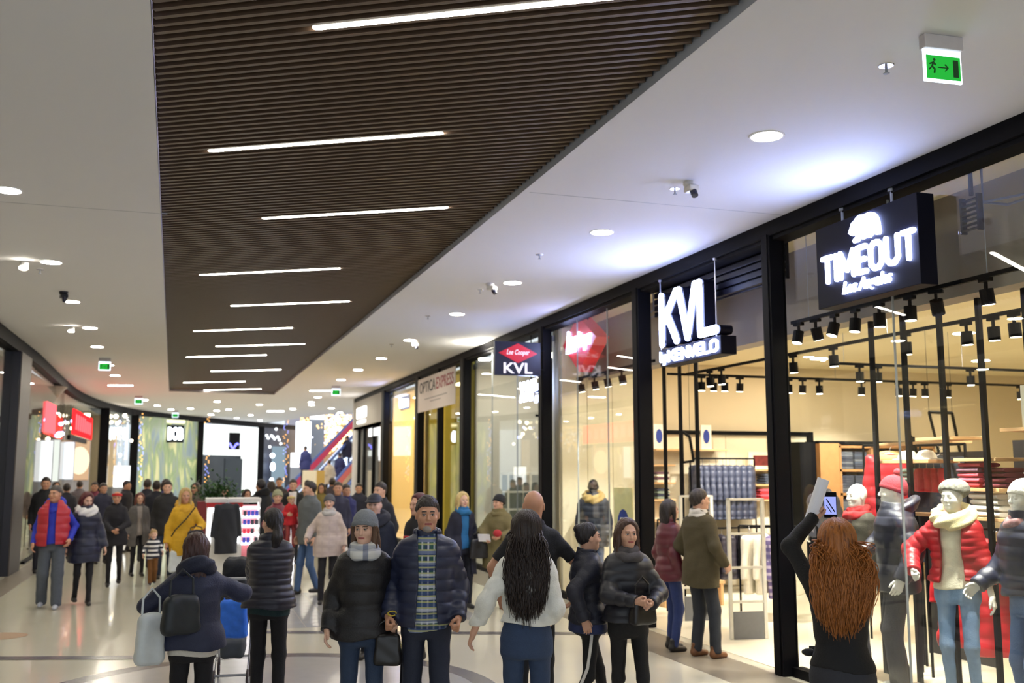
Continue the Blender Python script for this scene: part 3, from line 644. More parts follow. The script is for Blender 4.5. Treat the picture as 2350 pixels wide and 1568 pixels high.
# red diamond sign
REDM = M('sign_red', (200, 30, 40), .4, emit=.25)
r = thing('shop_sign', 'red diamond sign with glowing white script hung in a shop window', 'sign', (.28, 5.72, 4.02))
yl, zl = .72, .46
b = MB().add([(-.0, yl, .04), (-.0, .05, zl), (-.0, -yl, 0.02), (-.0, 0, -zl), (.22, yl, .04), (.22, .05, zl), (.22, -yl, .02), (.22, 0, -zl)], [(0, 3, 2, 1), (4, 5, 6, 7), (0, 1, 5, 4), (1, 2, 6, 5), (2, 3, 7, 6), (3, 0, 4, 7)])
b.build('diamond_box', REDM, r)
text('Lee', (-.003, .52, -.12), NX, UZ, .48, .36, .02, SIGNW, 'script_lettering', r, shear=.3, off=.02)
text('Cooper', (-.003, .06, -.14), NX, UZ, .58, .32, .02, SIGNW, 'script_lettering', r, shear=.3, off=.02)
MB().cyl((.05, .12, .36), (.05, .12, .44), .012).build('hanger', BLACK, r); MB().cyl((.12, -.1, .3), (.12, -.1, .44), .012).build('hanger', BLACK, r)
# blade sign
r = thing('blade_sign', 'dark square sign with red diamond and white letters sticking out from a black post', 'sign', (0, 6.62, 0))
bx = (-.86, -.06); bz = (3.56, 4.12)
MB().box(bx[0], bx[1], -.03, .05, bz[0], bz[1]).build('sign_panel', M('blade_navy', (22, 22, 44), .4), r, bevel=.004)
cx_, cz_ = (bx[0]+bx[1])/2, 3.93
MB().add([(cx_-.34, -.032, cz_), (cx_, -.032, cz_-.165), (cx_+.34, -.032, cz_), (cx_, -.032, cz_+.165), (cx_-.34, -.04, cz_), (cx_, -.04, cz_-.165), (cx_+.34, -.04, cz_), (cx_, -.04, cz_+.165)], [(3, 2, 1, 0), (4, 5, 6, 7), (0, 1, 5, 4), (1, 2, 6, 5), (2, 3, 7, 6), (3, 0, 4, 7)]).build('red_diamond', M('blade_red', (196, 28, 44), .4, emit=.3), r)
SGW = M('sign_letter_white', (240, 236, 236), .4, emit=.45)
text('Lee Cooper', (cx_-.2, -.041, cz_-.05), (1, 0, 0), UZ, .4, .11, .004, SGW, 'script_lettering', r, shear=.3, off=.01)
text('KVL', (cx_-.25, -.032, 3.59), (1, 0, 0), UZ, .5, .18, .008, SGW, 'lettering', r, off=.02)
b = MB().box(-.06, .02, -.01, .01, 3.98, 4.0).box(-.06, .02, -.01, .01, 3.66, 3.68); b.build('bracket', BLACK, r)
# smaller glowing letters behind it
r = thing('shop_sign', 'glowing white slanted letters low behind the dark square sign', 'sign', (.02, 0, 0))
blocktext('XAF', (0, 7.9, 3.2), NX, UZ, .85, .36, .07, .02, SIGNW, 'lettering', r)
MB().box(.01, .05, 7.0, 7.95, 3.33, 3.36).cyl((.03, 7.4, 3.5), (.03, 7.4, 4.4), .01).build('hanger', BLACK, r)
# grey banner
r = thing('shop_banner', 'grey banner with black and red capital lettering hung in a yellow shop window', 'banner', (-.045, 0, 0))
MB().box(.0, .02, 12.3, 16.05, 3.46, 4.3).build('banner_sheet', M('banner_grey', (196, 186, 182), .7, var=.03), r)
text('OPTICA', (-.002, 15.85, 3.92), NX, UZ, 1.72, .28, .004, M('print_black', (40, 38, 42), .6), 'lettering', r, off=.01)
text('EXPRESS', (-.002, 14.05, 3.92), NX, UZ, 1.65, .28, .004, M('print_darkred', (130, 40, 50), .6), 'lettering', r, off=.01)
b = MB().box(-.002, 0, 13.0, 15.3, 3.74, 3.77).box(-.002, 0, 13.6, 14.7, 3.66, 3.685); b.build('printed_line', M('print_grey', (140, 132, 130), .6), r)
# bright shop script sign
r = thing('shop_sign', 'small glowing white sign in the bright cream window', 'sign', (.45, 0, 0))
text('tom', (0, 20.75, 3.86), NX, UZ, 1.15, .3, .03, SIGNW, 'lettering', r, off=.05)
MB().box(.03, .06, 19.6, 20.8, 3.8, 4.2).build('backing', M('sign_back', (60, 56, 54), .6), r)

# ------------------------------------------------------------------ smaller shops of the right side
def shop(y0, y1, dep, wall, ceilc, light, lab, zc=4.2, lx=.9, wdt=.14):
    wm = M('shopwall_%d' % int(y0), wall, .75, var=.03, scale=2); cm = M('shopceil_%d' % int(y0), ceilc, .8, var=.02)
    struct(MB().box(dep, dep+.1, y0, y1, 0, 4.4).build('wall_shop_back', wm)); struct(MB().box(.3, dep, y1-.12, y1, 0, 4.4).build('wall_shop_side', wm))
    struct(MB().box(.3, dep, y0, y0+.1, 0, 4.4).build('wall_shop_near', wm))
    struct(MB().box(.26, dep, y0, y1, zc, zc+.1).build('ceiling_shop', cm)); struct(MB().box(.17, dep, y0, y1, 0, .006).build('floor_shop', FLOORS))
    trough(lx, (y0+y1)/2, (y1-y0)*.7, zc-.01, lab, light, wdt)
SL1 = emis('glow_white', (255, 246, 230), 14); SL2 = emis('glow_yellow', (255, 232, 170), 9); SL3 = emis('glow_cream', (255, 232, 180), 34)
shop(6.9, 11.9, 3.6, (226, 220, 206), (196, 198, 204), SL1, 'added linear light in the pale shop behind the dark square sign')
shop(12.1, 16.4, 2.2, (214, 196, 96), (214, 200, 120), SL2, 'added linear light in the yellow shop')
shop(16.65, 21.2, 2.2, (250, 226, 170), (240, 226, 190), SL3, 'added linear light in the bright cream shop', lx=1.0, wdt=.2)
# pale shop: white shelf, hat stand, grey curtain, ceiling strips
r = thing('shelf_rack', 'white open shelf rack behind the woman in the olive poncho', 'shelf', (1.0, 10.2, 0.006), R(8)); b = MB(); mw = M('rack_white', (240, 238, 226), .5)
for x in (-.5, .0, .5):
    for yy in (0, .35): b.box(x-.018, x+.018, yy-.018, yy+.018, 0, 1.95)
b.build('frame', mw, r); b = MB()
for z in (.1, .45, .85, 1.2, 1.55, 1.93): b.box(-.5, .5, 0, .35, z, z+.03)
b.build('shelf_board', mw, r); MB().box(-.49, .49, .36, .38, .1, 1.9).build('back_panel', M('rack_back', (150, 158, 156), .6), r)
b = MB()
for k in range(22): b.cyl((.42+.05*k, 7.2+.04*math.sin(k*2.2), 0.01), (.42+.05*k, 7.2+.04*math.sin(k*2.2), 2.9), .03, n=6)
o = b.build('curtain', M('curtain_teal', (92, 108, 112), .8), smooth=True); tag(o, 'grey-green pleated curtain panel in the pale shop beside the black post', 'curtain')
r = thing('pendant_hook', 'thin dark pole with a crosspiece standing in the pale shop', 'pole', (1.0, 9.6, 0)); MB().cyl((0, 0, 0), (0, 0, 3.1), .012).box(-.1, .1, -.015, .015, 3.05, 3.1).build('pole', BLACK, r); 
for i, (px, py) in enumerate([(1112, 826), (1113, 857)]):
    q = onZ(px, py, 4.2); dup(d0, (q[0], q[1], 4.2), 0, 'round light in the pale shop ceiling, %s' % ['upper', 'lower'][i], 'pale shop lights')
# yellow shop green poster strip
MB_ = MB().box(1.0, 1.05, 14.6, 16.2, 0, 3.9); tag(MB_.build('partition', M('panel_yellow', (206, 186, 84), .7)), 'tall yellow display panel in the yellow shop', 'panel')
# cream shop figures: mannequin dress forms are small; one white form
# end wall of the right side
EW = M('end_wall_grey', (132, 128, 122), .7, var=.03)
b = MB().box(0, .3, 21.4, 26.8, 3.42, 4.4); struct(b.build('wall_end_top', EW))
b = MB().box(0, .3, 26.35, 26.8, 0, 3.42).box(0, 6, 26.8, 27.0, 0, 4.55); struct(b.build('wall_end', M('end_wall_pale', (186, 186, 188), .7)))
struct(MB().box(.9, 1.0, 21.4, 26.8, 0, 3.45).box(.0, 1, 21.4, 21.5, 0, 3.4).box(0, 1, 21.4, 26.8, 3.42, 3.5).build('wall_end_back', M('end_wall_tan', (170, 150, 124), .7)))
struct(MB().box(.1, .112, 21.45, 26.3, .05, 3.4).build('window_7', GLASS))
b = MB()
for y in (25.9, 24.8, 23.0): b.box(.02, .12, y-.06, y+.06, 0, 3.42)
struct(b.build('trim_9', BLACK))
r = thing('shop_sign', 'white square lit sign over a short lit bar on the grey end wall', 'sign', (-.02, 0, 0)); b = MB().box(-.03, .02, 24.1, 25.85, 3.78, 4.14); b.build('light_panel', emis('sign_panel', (255, 250, 240), 6), r, bevel=.02); MB().box(-.03, .02, 24.2, 25.75, 3.6, 3.7).build('light_bar', MATS['sign_panel'], r, bevel=.02)
r = thing('wall_light', 'upright glowing white light in the grey end wall entrance', 'light', (.5, 24.2, 1.4)); MB().cyl((0, 0, -.5), (0, 0, .1), .13, n=16).build('diffuser', MATS['sign_panel'], r, bevel=.02); MB().cyl((0, 0, -1.4), (0, 0, -.5), .05).build('post', WHITE, r)
r = thing('glowing_corner', 'glowing white corner frame in the grey end wall entrance', 'light', (.06, 0, 0)); MB().box(-.02, .02, 21.6, 23.9, 3.1, 3.35).box(-.02, .02, 21.6, 21.95, 2.3, 3.1).build('light_panel', emis('frame_glow', (240, 238, 235), 1.6), r)
trough(.6, 24, 3.5, 3.4, 'added linear light inside the grey end wall entrance', SL1, .1)

# ------------------------------------------------------------------ left side: pillar, curved front, mural, lit shops
def along(pts, off=0.0):
    out = []
    for i, p in enumerate(pts):
        a = Vector(pts[max(i-1, 0)]); c_ = Vector(pts[min(i+1, len(pts)-1)]); d = (c_-a).normalized(); nrm = Vector((-d.y, d.x))
        out.append((p[0]+nrm.x*off, p[1]+nrm.y*off))
    return out
def ribbon(pts, z0, z1, th):
    """upright band following pts, thickness th to the outer (left) side"""
    q = along(pts, th); n = len(pts); b = MB()
    vs = [(x, y, z0) for x, y in pts]+[(x, y, z1) for x, y in pts]+[(x, y, z0) for x, y in q]+[(x, y, z1) for x, y in q]
    fs = []
    for i in range(n-1):
        fs += [(i, i+1, n+i+1, n+i), (2*n+i+1, 2*n+i, 3*n+i, 3*n+i+1), (i, 2*n+i, 2*n+i+1, i+1), (n+i, n+i+1, 3*n+i+1, 3*n+i)]
    fs += [(0, n, 3*n, 2*n), (n-1, 2*n+n-1, 3*n+n-1, n+n-1)]
    return b.add(vs, fs)
full = [(-8.8, -9), (-8.8, 5)]+CURVE
struct(ribbon(full, 4.3, 4.56, .28).build('trim_10', BLACK))
struct(MB().box(-9.75, -8.78, 12.3, 13.6, 0, 4.32).build('wall_pillar', M('pillar_navy', (24, 26, 42), .5), bevel=.01))
struct(MB().box(-8.785, -8.76, 12.32, 13.6, 0, 4.3).build('wall_pillar_face', M('pillar_taupe', (74, 66, 62), .5)))
def sub(y0, y1): return [p for p in CURVE if y0 <= p[1] <= y1]
struct(MB().box(-8.93, -8.92, -9, 12.3, .05, 4.3).build('window_8', GLASS))
struct(ribbon(along([(-8.8, 13.6)]+sub(15.0, 36.4), .1), .05, 4.3, .01).build('window_9', GLASS))
struct(ribbon(along(sub(15.0, 36.4), .06), 0, .06, .1).build('baseboard_left', BLACK))
LWM = M('left_shop_wall', (196, 178, 152), .75, var=.05, scale=2); LWC = M('left_shop_ceiling', (214, 208, 200), .8)
struct(MB().box(-13, -12.9, -9, 36, 0, 4.4).build('wall_left', LWM)); struct(MB().box(-12.9, -9.1, -9, 12.4, 4.2, 4.3).build('ceiling_left_shop', LWC))
struct(MB().box(-12.9, -9.2, 14.6, 36, 4.25, 4.3).build('ceiling_left_shop', LWC)); struct(MB().box(-12.9, -9.0, 35.6, 35.7, 0, 4.3).build('wall_left_end', LWM))
struct(MB().box(-12.9, -9.75, 12.3, 12.4, 0, 4.3).build('wall_left_divider', M('left_divider', (206, 202, 190), .7)))
for i, (y, z) in enumerate([(1.5, 4.2), (5, 4.2), (8.5, 4.2), (16, 4.25), (19, 4.25), (22, 4.25), (25, 4.25), (28, 4.25), (31, 4.25), (34, 4.25)]):
    dup(d0, (-10.6, y, z), 0, 'round light inside the left shops, %s to the camera' % ORD[i], 'left shop ceiling lights')
# column with a flared head inside the left shop
q = onY(132, 950, 20.5)
r = thing('round_column', 'round taupe column with a flared head behind the left shop glass', 'column', (-9.55, 20.5, 0)); MB().lathe([(.2, 0), (.2, 3.3), (.26, 3.6), (.5, 3.95), (.75, 4.25)], (0, 0, 0), 24).build('shaft', M('column_taupe', (122, 108, 96), .6), r, smooth=True)
# red sign letters on the left shop
REDG = emis('red_glow', (255, 32, 36), 2.6); REDG2 = emis('red_glow_pale', (255, 90, 96), 2.2)
r = thing('shop_sign', 'glowing red sign panel on the left shopfront', 'sign', (-8.72, 0, 0)); yy = 21.4
MB().box(-.02, .02, 21.4, 27.2, 3.02, 3.72).build('sign_panel', REDG, r)
for k in range(8): MB().box(.02, .03, 22.0+.62*k, 22.0+.62*k+.34, 3.16, 3.6-.06*(k > 4)).build('pale_letter', REDG2, r)
MB().box(-.1, -.02, 21.2, 27.4, 2.85, 2.98).build('bracket', BLACK, r)
r = thing('shop_sign', 'narrow glowing red panel built as the reflection of the large red sign', 'sign', (-8.95, 18.6, 3.3)); MB().box(-.02, .02, -.9, .9, -.36, .38).build('sign_panel', REDG2, r)  # reflection of the red sign in the glass, built as a glowing panel
# lit display panels in the left shop
def litpanel(px0, py0, px1, py1, y, col, s, lab, name='light_panel'):
    a = onY(px0, py0, y); c_ = onY(px1, py1, y); r = thing(name, lab, 'display', (a[0], y, c_[2]))
    MB().box(0, c_[0]-a[0], 0, .04, 0, a[2]-c_[2]).build('glowing_face', emis('panel_%d%d%d_%d' % (*col, int(s*10)), col, s), r)
    MB().box(-.02, c_[0]-a[0]+.02, .041, .08, -c_[2]+.01, a[2]-c_[2]+.02).build('back_board', GREYP, r); return r
litpanel(95, 1012, 116, 1105, 18, (250, 252, 250), 1.2, 'tall glowing white panel behind the left shop glass beside the pillar', 'lit_showcase')
litpanel(120, 1010, 132, 1105, 20, (240, 246, 236), .9, 'slim glowing panel left of the poster in the left shop', 'lit_showcase')
litpanel(148, 1015, 166, 1100, 23.8, (240, 246, 252), 1.3, 'glowing white panel left of the peach poster', 'lit_showcase')
r = litpanel(167, 1012, 202, 1102, 26, (232, 190, 150), .8, 'large peach poster of a person behind the left shop glass', 'glowing_poster')
a = onY(167, 1012, 25.95); c_ = onY(202, 1102, 25.95)
MB().sphere(((c_[0]-a[0])*.45, -.02, .62), .3, 10, 8, (1, .05, 1.5)).build('pale_shape', emis('poster_pale', (255, 236, 196), 1.2), r)
litpanel(262, 1070, 296, 1118, 33, (255, 255, 250), 2.6, 'glowing white lettered board low in the left shop before the mural', 'lit_showcase')
litpanel(244, 1000, 262, 1118, 33.6, (240, 206, 160), 1.0, 'peach column of light in the left shop before the mural', 'lit_showcase')
rnd = random.Random(8); pxs = []
for i in range(18):
    px = rnd.choice([rnd.uniform(85, 150), rnd.uniform(238, 305)]); py = rnd.uniform(945, 1040); y = 22 if px < 160 else 33
    q = onY(px, py, y); 
    pxs.append((px, q, i, .05+.03*rnd.random()))
for k, (px, q, i, rr) in enumerate(sorted(pxs)):
    r = thing('pendant_bulb', '%s glowing bulb from the left, hanging inside the left shops' % (NTH+['thirteenth', 'fourteenth', 'fifteenth', 'sixteenth', 'seventeenth', 'eighteenth'])[k], 'lamp', q, 0, 'bulbs inside the left shops')
    MB().sphere((0, 0, 0), rr, 8, 6).build('bulb', emis('bulb_warm', (255, 236, 200), 14) if i % 3 else emis('bulb_blue', (170, 180, 255), 10), r)
    MB().cyl((0, 0, rr*.8), (0, 0, 4.3-q[2]), .006, n=5).build('cord', BLACK, r)
# posts
def post(px, w_, y=None, lab=''):
    q = onZ(px, 945, 4.55)
    return q
for (x, y) in ((-8.62, 31.3), (-7.78, 35.9), (-5.08, 41.15), (-1.92, 46.15)):
    struct(MB().box(x-.16, x+.16, y-.16, y+.16, 0, 4.32).build('wall_post', BLACK))
# leaf mural
mm = bpy.data.materials.new('leaf_mural'); mm.use_nodes = True; nt = mm.node_tree; N = nt.nodes; Lk = nt.links; bs = N['Principled BSDF']
tc = N.new('ShaderNodeTexCoord'); mp = N.new('ShaderNodeMapping'); mp.inputs['Scale'].default_value = (.9, .9, .32); mp.inputs['Rotation'].default_value = (0, .25, 0)
wv = N.new('ShaderNodeTexNoise'); wv.inputs['Scale'].default_value = 1.25; wv.inputs['Distortion'].default_value = 2.4; wv.inputs['Detail'].default_value = 1.5
Lk.new(tc.outputs['Object'], mp.inputs[0]); Lk.new(mp.outputs[0], wv.inputs[0])
cr = N.new('ShaderNodeValToRGB'); e = cr.color_ramp.elements; e[0].color = (*lin((84, 102, 92)), 1); e[1].color = (*lin((206, 190, 170)), 1)
for p_, c_ in ((.34, (112, 128, 136)), (.44, (132, 142, 124)), (.52, (120, 140, 100)), (.60, (176, 178, 130))): k = e.new(p_); k.color = (*lin(c_), 1)
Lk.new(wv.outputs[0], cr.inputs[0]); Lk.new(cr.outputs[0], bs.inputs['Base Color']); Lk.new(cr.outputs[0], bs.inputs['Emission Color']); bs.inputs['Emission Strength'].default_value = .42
MA, MB2 = Vector((-7.75, 36.1)), Vector((-5.2, 41.0))
def wallseg(p, q, z0, z1, th=.1):
    d = (q-p).normalized(); n_ = Vector((-d.y, d.x))*th; b = MB()
    return b.add([(p.x, p.y, z0), (q.x, q.y, z0), (q.x+n_.x, q.y+n_.y, z0), (p.x+n_.x, p.y+n_.y, z0), (p.x, p.y, z1), (q.x, q.y, z1), (q.x+n_.x, q.y+n_.y, z1), (p.x+n_.x, p.y+n_.y, z1)], [(0, 3, 2, 1), (4, 5, 6, 7), (0, 1, 5, 4), (1, 2, 6, 5), (2, 3, 7, 6), (3, 0, 4, 7)])
struct(wallseg(MA, MB2, 0, 4.32).build('wall_mural', mm))
# leaf shapes raised on the mural board
# sign on the mural: dark box with glowing block letters
dm = (MB2-MA).normalized(); nm = Vector((dm.y, -dm.x)); pm = MA+dm*2.85+nm*.25
r = thing('shop_sign', 'dark box sign with glowing white block letters before the leaf mural', 'sign', (pm.x, pm.y, 3.25), math.atan2(dm.y, dm.x)*.35)
MB().box(-.42, .42, 0, .2, 0, .78).build('sign_box', SIGNB, r); text('BOB', (-.32, -.002, .1), (1, 0, 0), UZ, .7, .58, .02, emis('sign_white_far', (235, 248, 255), 6), 'lettering', r, off=.06)
MB().box(-.5, .45, 0, .2, .88, 1.0).build('lit_top', emis('top_glow', (255, 246, 200), 2.2), r)
# white lit shop
WP, WQ = Vector((-5.0, 41.3)), Vector((-2.02, 46.0)); dw = (WQ-WP)
LW = emis('lit_facade', (246, 252, 248), 1.5)
struct(wallseg(WP, WP+dw*.98, 2.75, 4.25).build('wall_lit_top', LW)); struct(wallseg(WP+dw*.70, WP+dw*.98, 0, 2.75).build('wall_lit_side', LW))
struct(wallseg(WP+Vector((-1.2, .9)), WQ+Vector((-.8, .9)), 0, 2.8).build('wall_lit_back', M('lit_back', (66, 70, 78), .6, var=.4, scale=1.5)))
pc = WP+dw*.5; r = thing('wall_screen', 'dark screen with a violet glowing curve on the white lit facade', 'screen', (pc.x, pc.y-.06, 3.05), math.atan2(dw.y, dw.x)*.5)
MB().box(-.35, .4, -.1, 0, 0, .85).build('screen_body', BLACK, r)
b = MB(); b.tube([(-.24+.06*i, -.12, .22+.12*math.cos(i*.8)-.04) for i in range(10)], .05, 6); b.build('violet_shape', emis('violet_glow', (120, 120, 255), 3), r)
r = thing('shop_door_portal', 'dark doorway portal below the screen of the white lit facade', 'doorway', ((WP+dw*.55).x, (WP+dw*.55).y+.2, 0), math.atan2(dw.y, dw.x)*.5); MB().box(-.5, .5, 0, .1, 0, 2.6).build('panel', M('portal_dark', (58, 66, 74), .5), r)
# strings of small lights
bulb = emis('fairy_warm', (255, 186, 100), 4); bulbb = emis('fairy_blue', (150, 160, 255), 3.5)
for i, (px, y, lb) in enumerate([(322, 36.0, 'string of small warm and blue lights on the post left of the leaf mural'), (474, 41.2, 'string of small lights left of the white lit facade'), (655, 44, 'string of small coloured lights before the dark shop')]):
    b = MB(); b2 = []
    for k in range(40):
        q = onY(px+random.Random(i*50+k).uniform(-5, 7), 950+k*4.0, y); b.cur = (k//6) % 2; b.sphere(q, .022, 6, 4)
    o = b.build('string_lights', [bulb, bulbb]); tag(o, lb, 'string lights'); o['kind'] = 'stuff'
# dark shop
DP, DQ = Vector((-1.85, 46.3)), Vector((.25, 49.4)); struct(wallseg(DP, DQ, 0, 4.3).build('wall_dark_shop', M('dark_shop', (52, 56, 72), .5, var=.1)))
a = onZ(625, 1010, 3.4)
r = thing('shop_display', 'pale blue lit niche in the dark far shop', 'display', (-1.2, 46.9, .3), math.atan2((DQ-DP).y, (DQ-DP).x)*.6); MB().box(-.1, .75, -.12, -.02, 0, 3.0).build('pale_pane', emis('pale_blue', (150, 172, 186), .8), r); 
b = MB(); b.sphere((-.2, -.2, 2.5), .13); b.sphere((-.15, -.2, 1.9), .17, sc=(1, .5, 1.4)); b.sphere((-.2, -.2, 1.2), .1); b.build('glowing_lamp', emis('lamp_cool', (225, 240, 255), 8), r)
rnd = random.Random(11)
for i in range(10):
    px = 612+3.6*i; q = onY(px, rnd.uniform(975, 1030), 44.5); r = thing('pendant_bulb', 'small pale bulb before the dark far shop, %s from the left' % NTH[i], 'lamp', q, 0, 'bulbs before the dark far shop')
    MB().sphere((0, 0, 0), .07, 8, 6).build('bulb', emis('bulb_cool', (230, 236, 240), 3), r); MB().cyl((0, 0, .05), (0, 0, 4.55-q[2]), .006, n=5).build('cord', BLACK, r)
# ------------------------------------------------------------------ bright hall with escalators
struct(MB().box(.2, 8, 56, 56.2, 0, 9).build('wall_far', M('far_wall', (190, 186, 200), .7)))
HG = emis('hall_glow', (236, 240, 255), 3.0)
litpanel(680, 968, 712, 1055, 48, (236, 242, 255), 3.2, 'tall dazzling white panel left of the fairy light curtain', 'light_wall')
litpanel(668, 1040, 690, 1072, 46, (255, 255, 255), 3.0, 'small dazzling white lit frame before the escalator', 'light_wall')
litpanel(712, 951, 745, 962, 49, (255, 255, 250), 4.0, 'bright oblong light above the fairy light curtain', 'light_wall')
rnd = random.Random(5)
b = MB(); 
for i in range(800):
    px = rnd.uniform(690, 806); py = rnd.uniform(952, 1075-(px-690)*.55)
    q = onY(px, py, 50+rnd.uniform(-1, 1)); b.cur = 0 if rnd.random() < .75 else 1; b.sphere(q, .035+.05*rnd.random()**2, 5, 4)
o = b.build('fairy_light_curtain', [emis('sparkle_warm', (255, 206, 130), 4.5), emis('sparkle_cool', (230, 232, 255), 6)]); tag(o, 'dense curtain of warm fairy lights behind the escalators', 'fairy lights'); o['kind'] = 'stuff'
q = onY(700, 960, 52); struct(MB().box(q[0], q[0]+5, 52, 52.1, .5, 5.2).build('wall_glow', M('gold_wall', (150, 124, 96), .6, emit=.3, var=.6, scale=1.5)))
# escalators
def escalator(p0, p1, wd, lab, cols):
    p0, p1 = Vector(p0), Vector(p1); d = p1-p0; h = Vector((d.x, d.y, 0)).normalized(); s = Vector((h.y, -h.x, 0)); L_ = d.length
    r = thing('escalator', lab, 'escalator', p0)
    def beam(off, z0, z1, th, mat, name, t0=0., t1=1.):
        A, B = d*t0+s*off, d*t1+s*off; hv = s*th/2; b = MB()
        vs = [A-hv, A+hv, B+hv, B-hv]; b.add([(*v.xy, v.z+z0) for v in vs]+[(*v.xy, v.z+z1) for v in vs], [(0, 3, 2, 1), (4, 5, 6, 7), (0, 1, 5, 4), (1, 2, 6, 5), (2, 3, 7, 6), (3, 0, 4, 7)]); b.build(name, mat, r)
    beam(wd/2, -.2, .25, .08, cols[0], 'side_panel'); beam(wd/2, -.4, -.2, .1, cols[3], 'lower_trim'); beam(wd/2, .25, .32, .1, cols[1], 'skirt_light')
    beam(-wd/2, -.35, .12, .08, cols[0], 'side_panel'); beam(-wd/2, .45, .85, .03, cols[2], 'balustrade'); beam(-wd/2, .85, .93, .1, cols[3], 'handrail'); beam(wd/2, .95, 1.05, .1, cols[3], 'handrail')
    beam(wd/2, .2, .95, .012, GLASS, 'glass_balustrade')
    b = MB(); n = 16
    for k in range(n):
        A = d*(k/n); B = d*((k+1)/n); hv = s*wd*.45
        b.add([tuple(v) for v in (A-hv, A+hv, Vector((B.x, B.y, A.z))+hv, Vector((B.x, B.y, A.z))-hv, Vector((B.x, B.y, B.z))+hv, Vector((B.x, B.y, B.z))-hv)], [(0, 1, 2, 3), (3, 2, 4, 5)])
    b.build('steps', GREYP, r)
    return r
EC = (emis('esc_white', (214, 228, 255), 1.7), emis('esc_line', (200, 220, 255), 4), M('esc_red', (170, 22, 48), .5, emit=.35), M('esc_blue', (60, 80, 140), .4))
escalator((-1.35, 35.4, 0), (4.05, 43.0, 5.0), 1.0, 'escalator with a red balustrade rising to the right before the fairy lights', EC)
escalator((.3, 34.3, 0), (4.8, 40.6, 4.3), .9, 'second escalator with an orange panel at the right of the first', (M('esc_dark', (30, 32, 66), .5), EC[1], M('esc_orange', (200, 92, 70), .5, emit=.2), EC[3]))
q = onY(697, 1080, 31); o = MB().box(0, .5, 0, .4, 0, q[2]).build('pedestal', M('pedestal_cream', (232, 222, 196), .6)); o.location = (q[0], 31, 0); tag(o, 'cream square pedestal at the foot of the escalators', 'pedestal')
q = onY(728, 1080, 31.6); o = MB().box(0, .3, 0, .3, 0, q[2]).build('pedestal', M('pedestal_ochre', (186, 150, 76), .6)); o.location = (q[0], 31.6, 0); tag(o, 'ochre square pedestal right of the cream one', 'pedestal')

# ------------------------------------------------------------------ figures: smooth implicit surfaces meshed by surface nets
F4 = np.float32
def snet(fn, lo, hi, h):
    n = [int(math.ceil((hi[i]-lo[i])/h))+1 for i in range(3)]
    ax = [np.linspace(lo[i], lo[i]+h*(n[i]-1), n[i], dtype=F4) for i in range(3)]
    X, Y, Z = np.meshgrid(*ax, indexing='ij'); D = fn(X, Y, Z).astype(F4)
    for s_ in (np.s_[0], np.s_[-1]): D[s_] = np.maximum(D[s_], .001); D[:, s_] = np.maximum(D[:, s_], .001); D[:, :, s_] = np.maximum(D[:, :, s_], .001)
    I = D < 0
    c = [(i, j, k) for i in (0, 1) for j in (0, 1) for k in (0, 1)]
    sl_ = lambda A, i, j, k: A[i:A.shape[0]-1+i, j:A.shape[1]-1+j, k:A.shape[2]-1+k]
    cnt = sum(sl_(I, *q).astype(np.int8) for q in c); act = (cnt > 0) & (cnt < 8)
    idx = np.argwhere(act)
    if len(idx) == 0: return np.zeros((0, 3)), np.zeros((0, 4), int)
    acc = np.zeros((len(idx), 3)); num = np.zeros(len(idx))
    for q in c:
        for a in range(3):
            if q[a] == 0:
                q2 = list(q); q2[a] = 1
                i0 = idx+np.array(q); i1 = idx+np.array(q2)
                d0_ = D[i0[:, 0], i0[:, 1], i0[:, 2]]; d1_ = D[i1[:, 0], i1[:, 1], i1[:, 2]]
                m = (d0_ < 0) != (d1_ < 0); t = np.where(m, d0_/np.where(m, d0_-d1_, 1), 0)
                p = np.array(q, float)[None]+np.zeros((len(idx), 3)); p[:, a] += t
                acc += p*m[:, None]; num += m
    V = (idx+acc/num[:, None])*h+np.array(lo)
    vid = -np.ones(act.shape, int); vid[act] = np.arange(len(idx))
    fs = []
    for a in range(3):
        b_, c_ = (a+1) % 3, (a+2) % 3
        A0 = np.moveaxis(I, (a, b_, c_), (0, 1, 2)); W = np.moveaxis(vid, (a, b_, c_), (0, 1, 2))
        e0 = A0[:-1, 1:-1, 1:-1]; e1 = A0[1:, 1:-1, 1:-1]; m = e0 != e1; q = np.argwhere(m)
        i, j, k = q[:, 0], q[:, 1], q[:, 2]
        f = np.stack([W[i, j, k], W[i, j+1, k], W[i, j+1, k+1], W[i, j, k+1]], 1)
        fl_ = ~e0[m]; f[fl_] = f[fl_][:, ::-1]; fs.append(f)
    return V, np.concatenate(fs)
def smin(a, b, k):
    h = np.maximum(k-np.abs(a-b), 0)/k; return np.minimum(a, b)-h*h*k*.25
def smax(a, b, k): return -smin(-a, -b, k)
def cone(X, Y, Z, a, b, ra, rb):
    a = np.array(a, float); b = np.array(b, float); d = b-a; L2 = max(float(d@d), 1e-9)
    t = np.clip(((X-a[0])*d[0]+(Y-a[1])*d[1]+(Z-a[2])*d[2])/L2, 0, 1)
    return np.sqrt((X-a[0]-t*d[0])**2+(Y-a[1]-t*d[1])**2+(Z-a[2]-t*d[2])**2)-(ra+t*(rb-ra)), t
def ell(X, Y, Z, c, r):
    x, y, z = (X-c[0]), (Y-c[1]), (Z-c[2])
    k0 = np.sqrt((x/r[0])**2+(y/r[1])**2+(z/r[2])**2); k1 = np.sqrt((x/r[0]**2)**2+(y/r[1]**2)**2+(z/r[2]**2)**2)
    return k0*(k0-1)/np.maximum(k1, 1e-6)
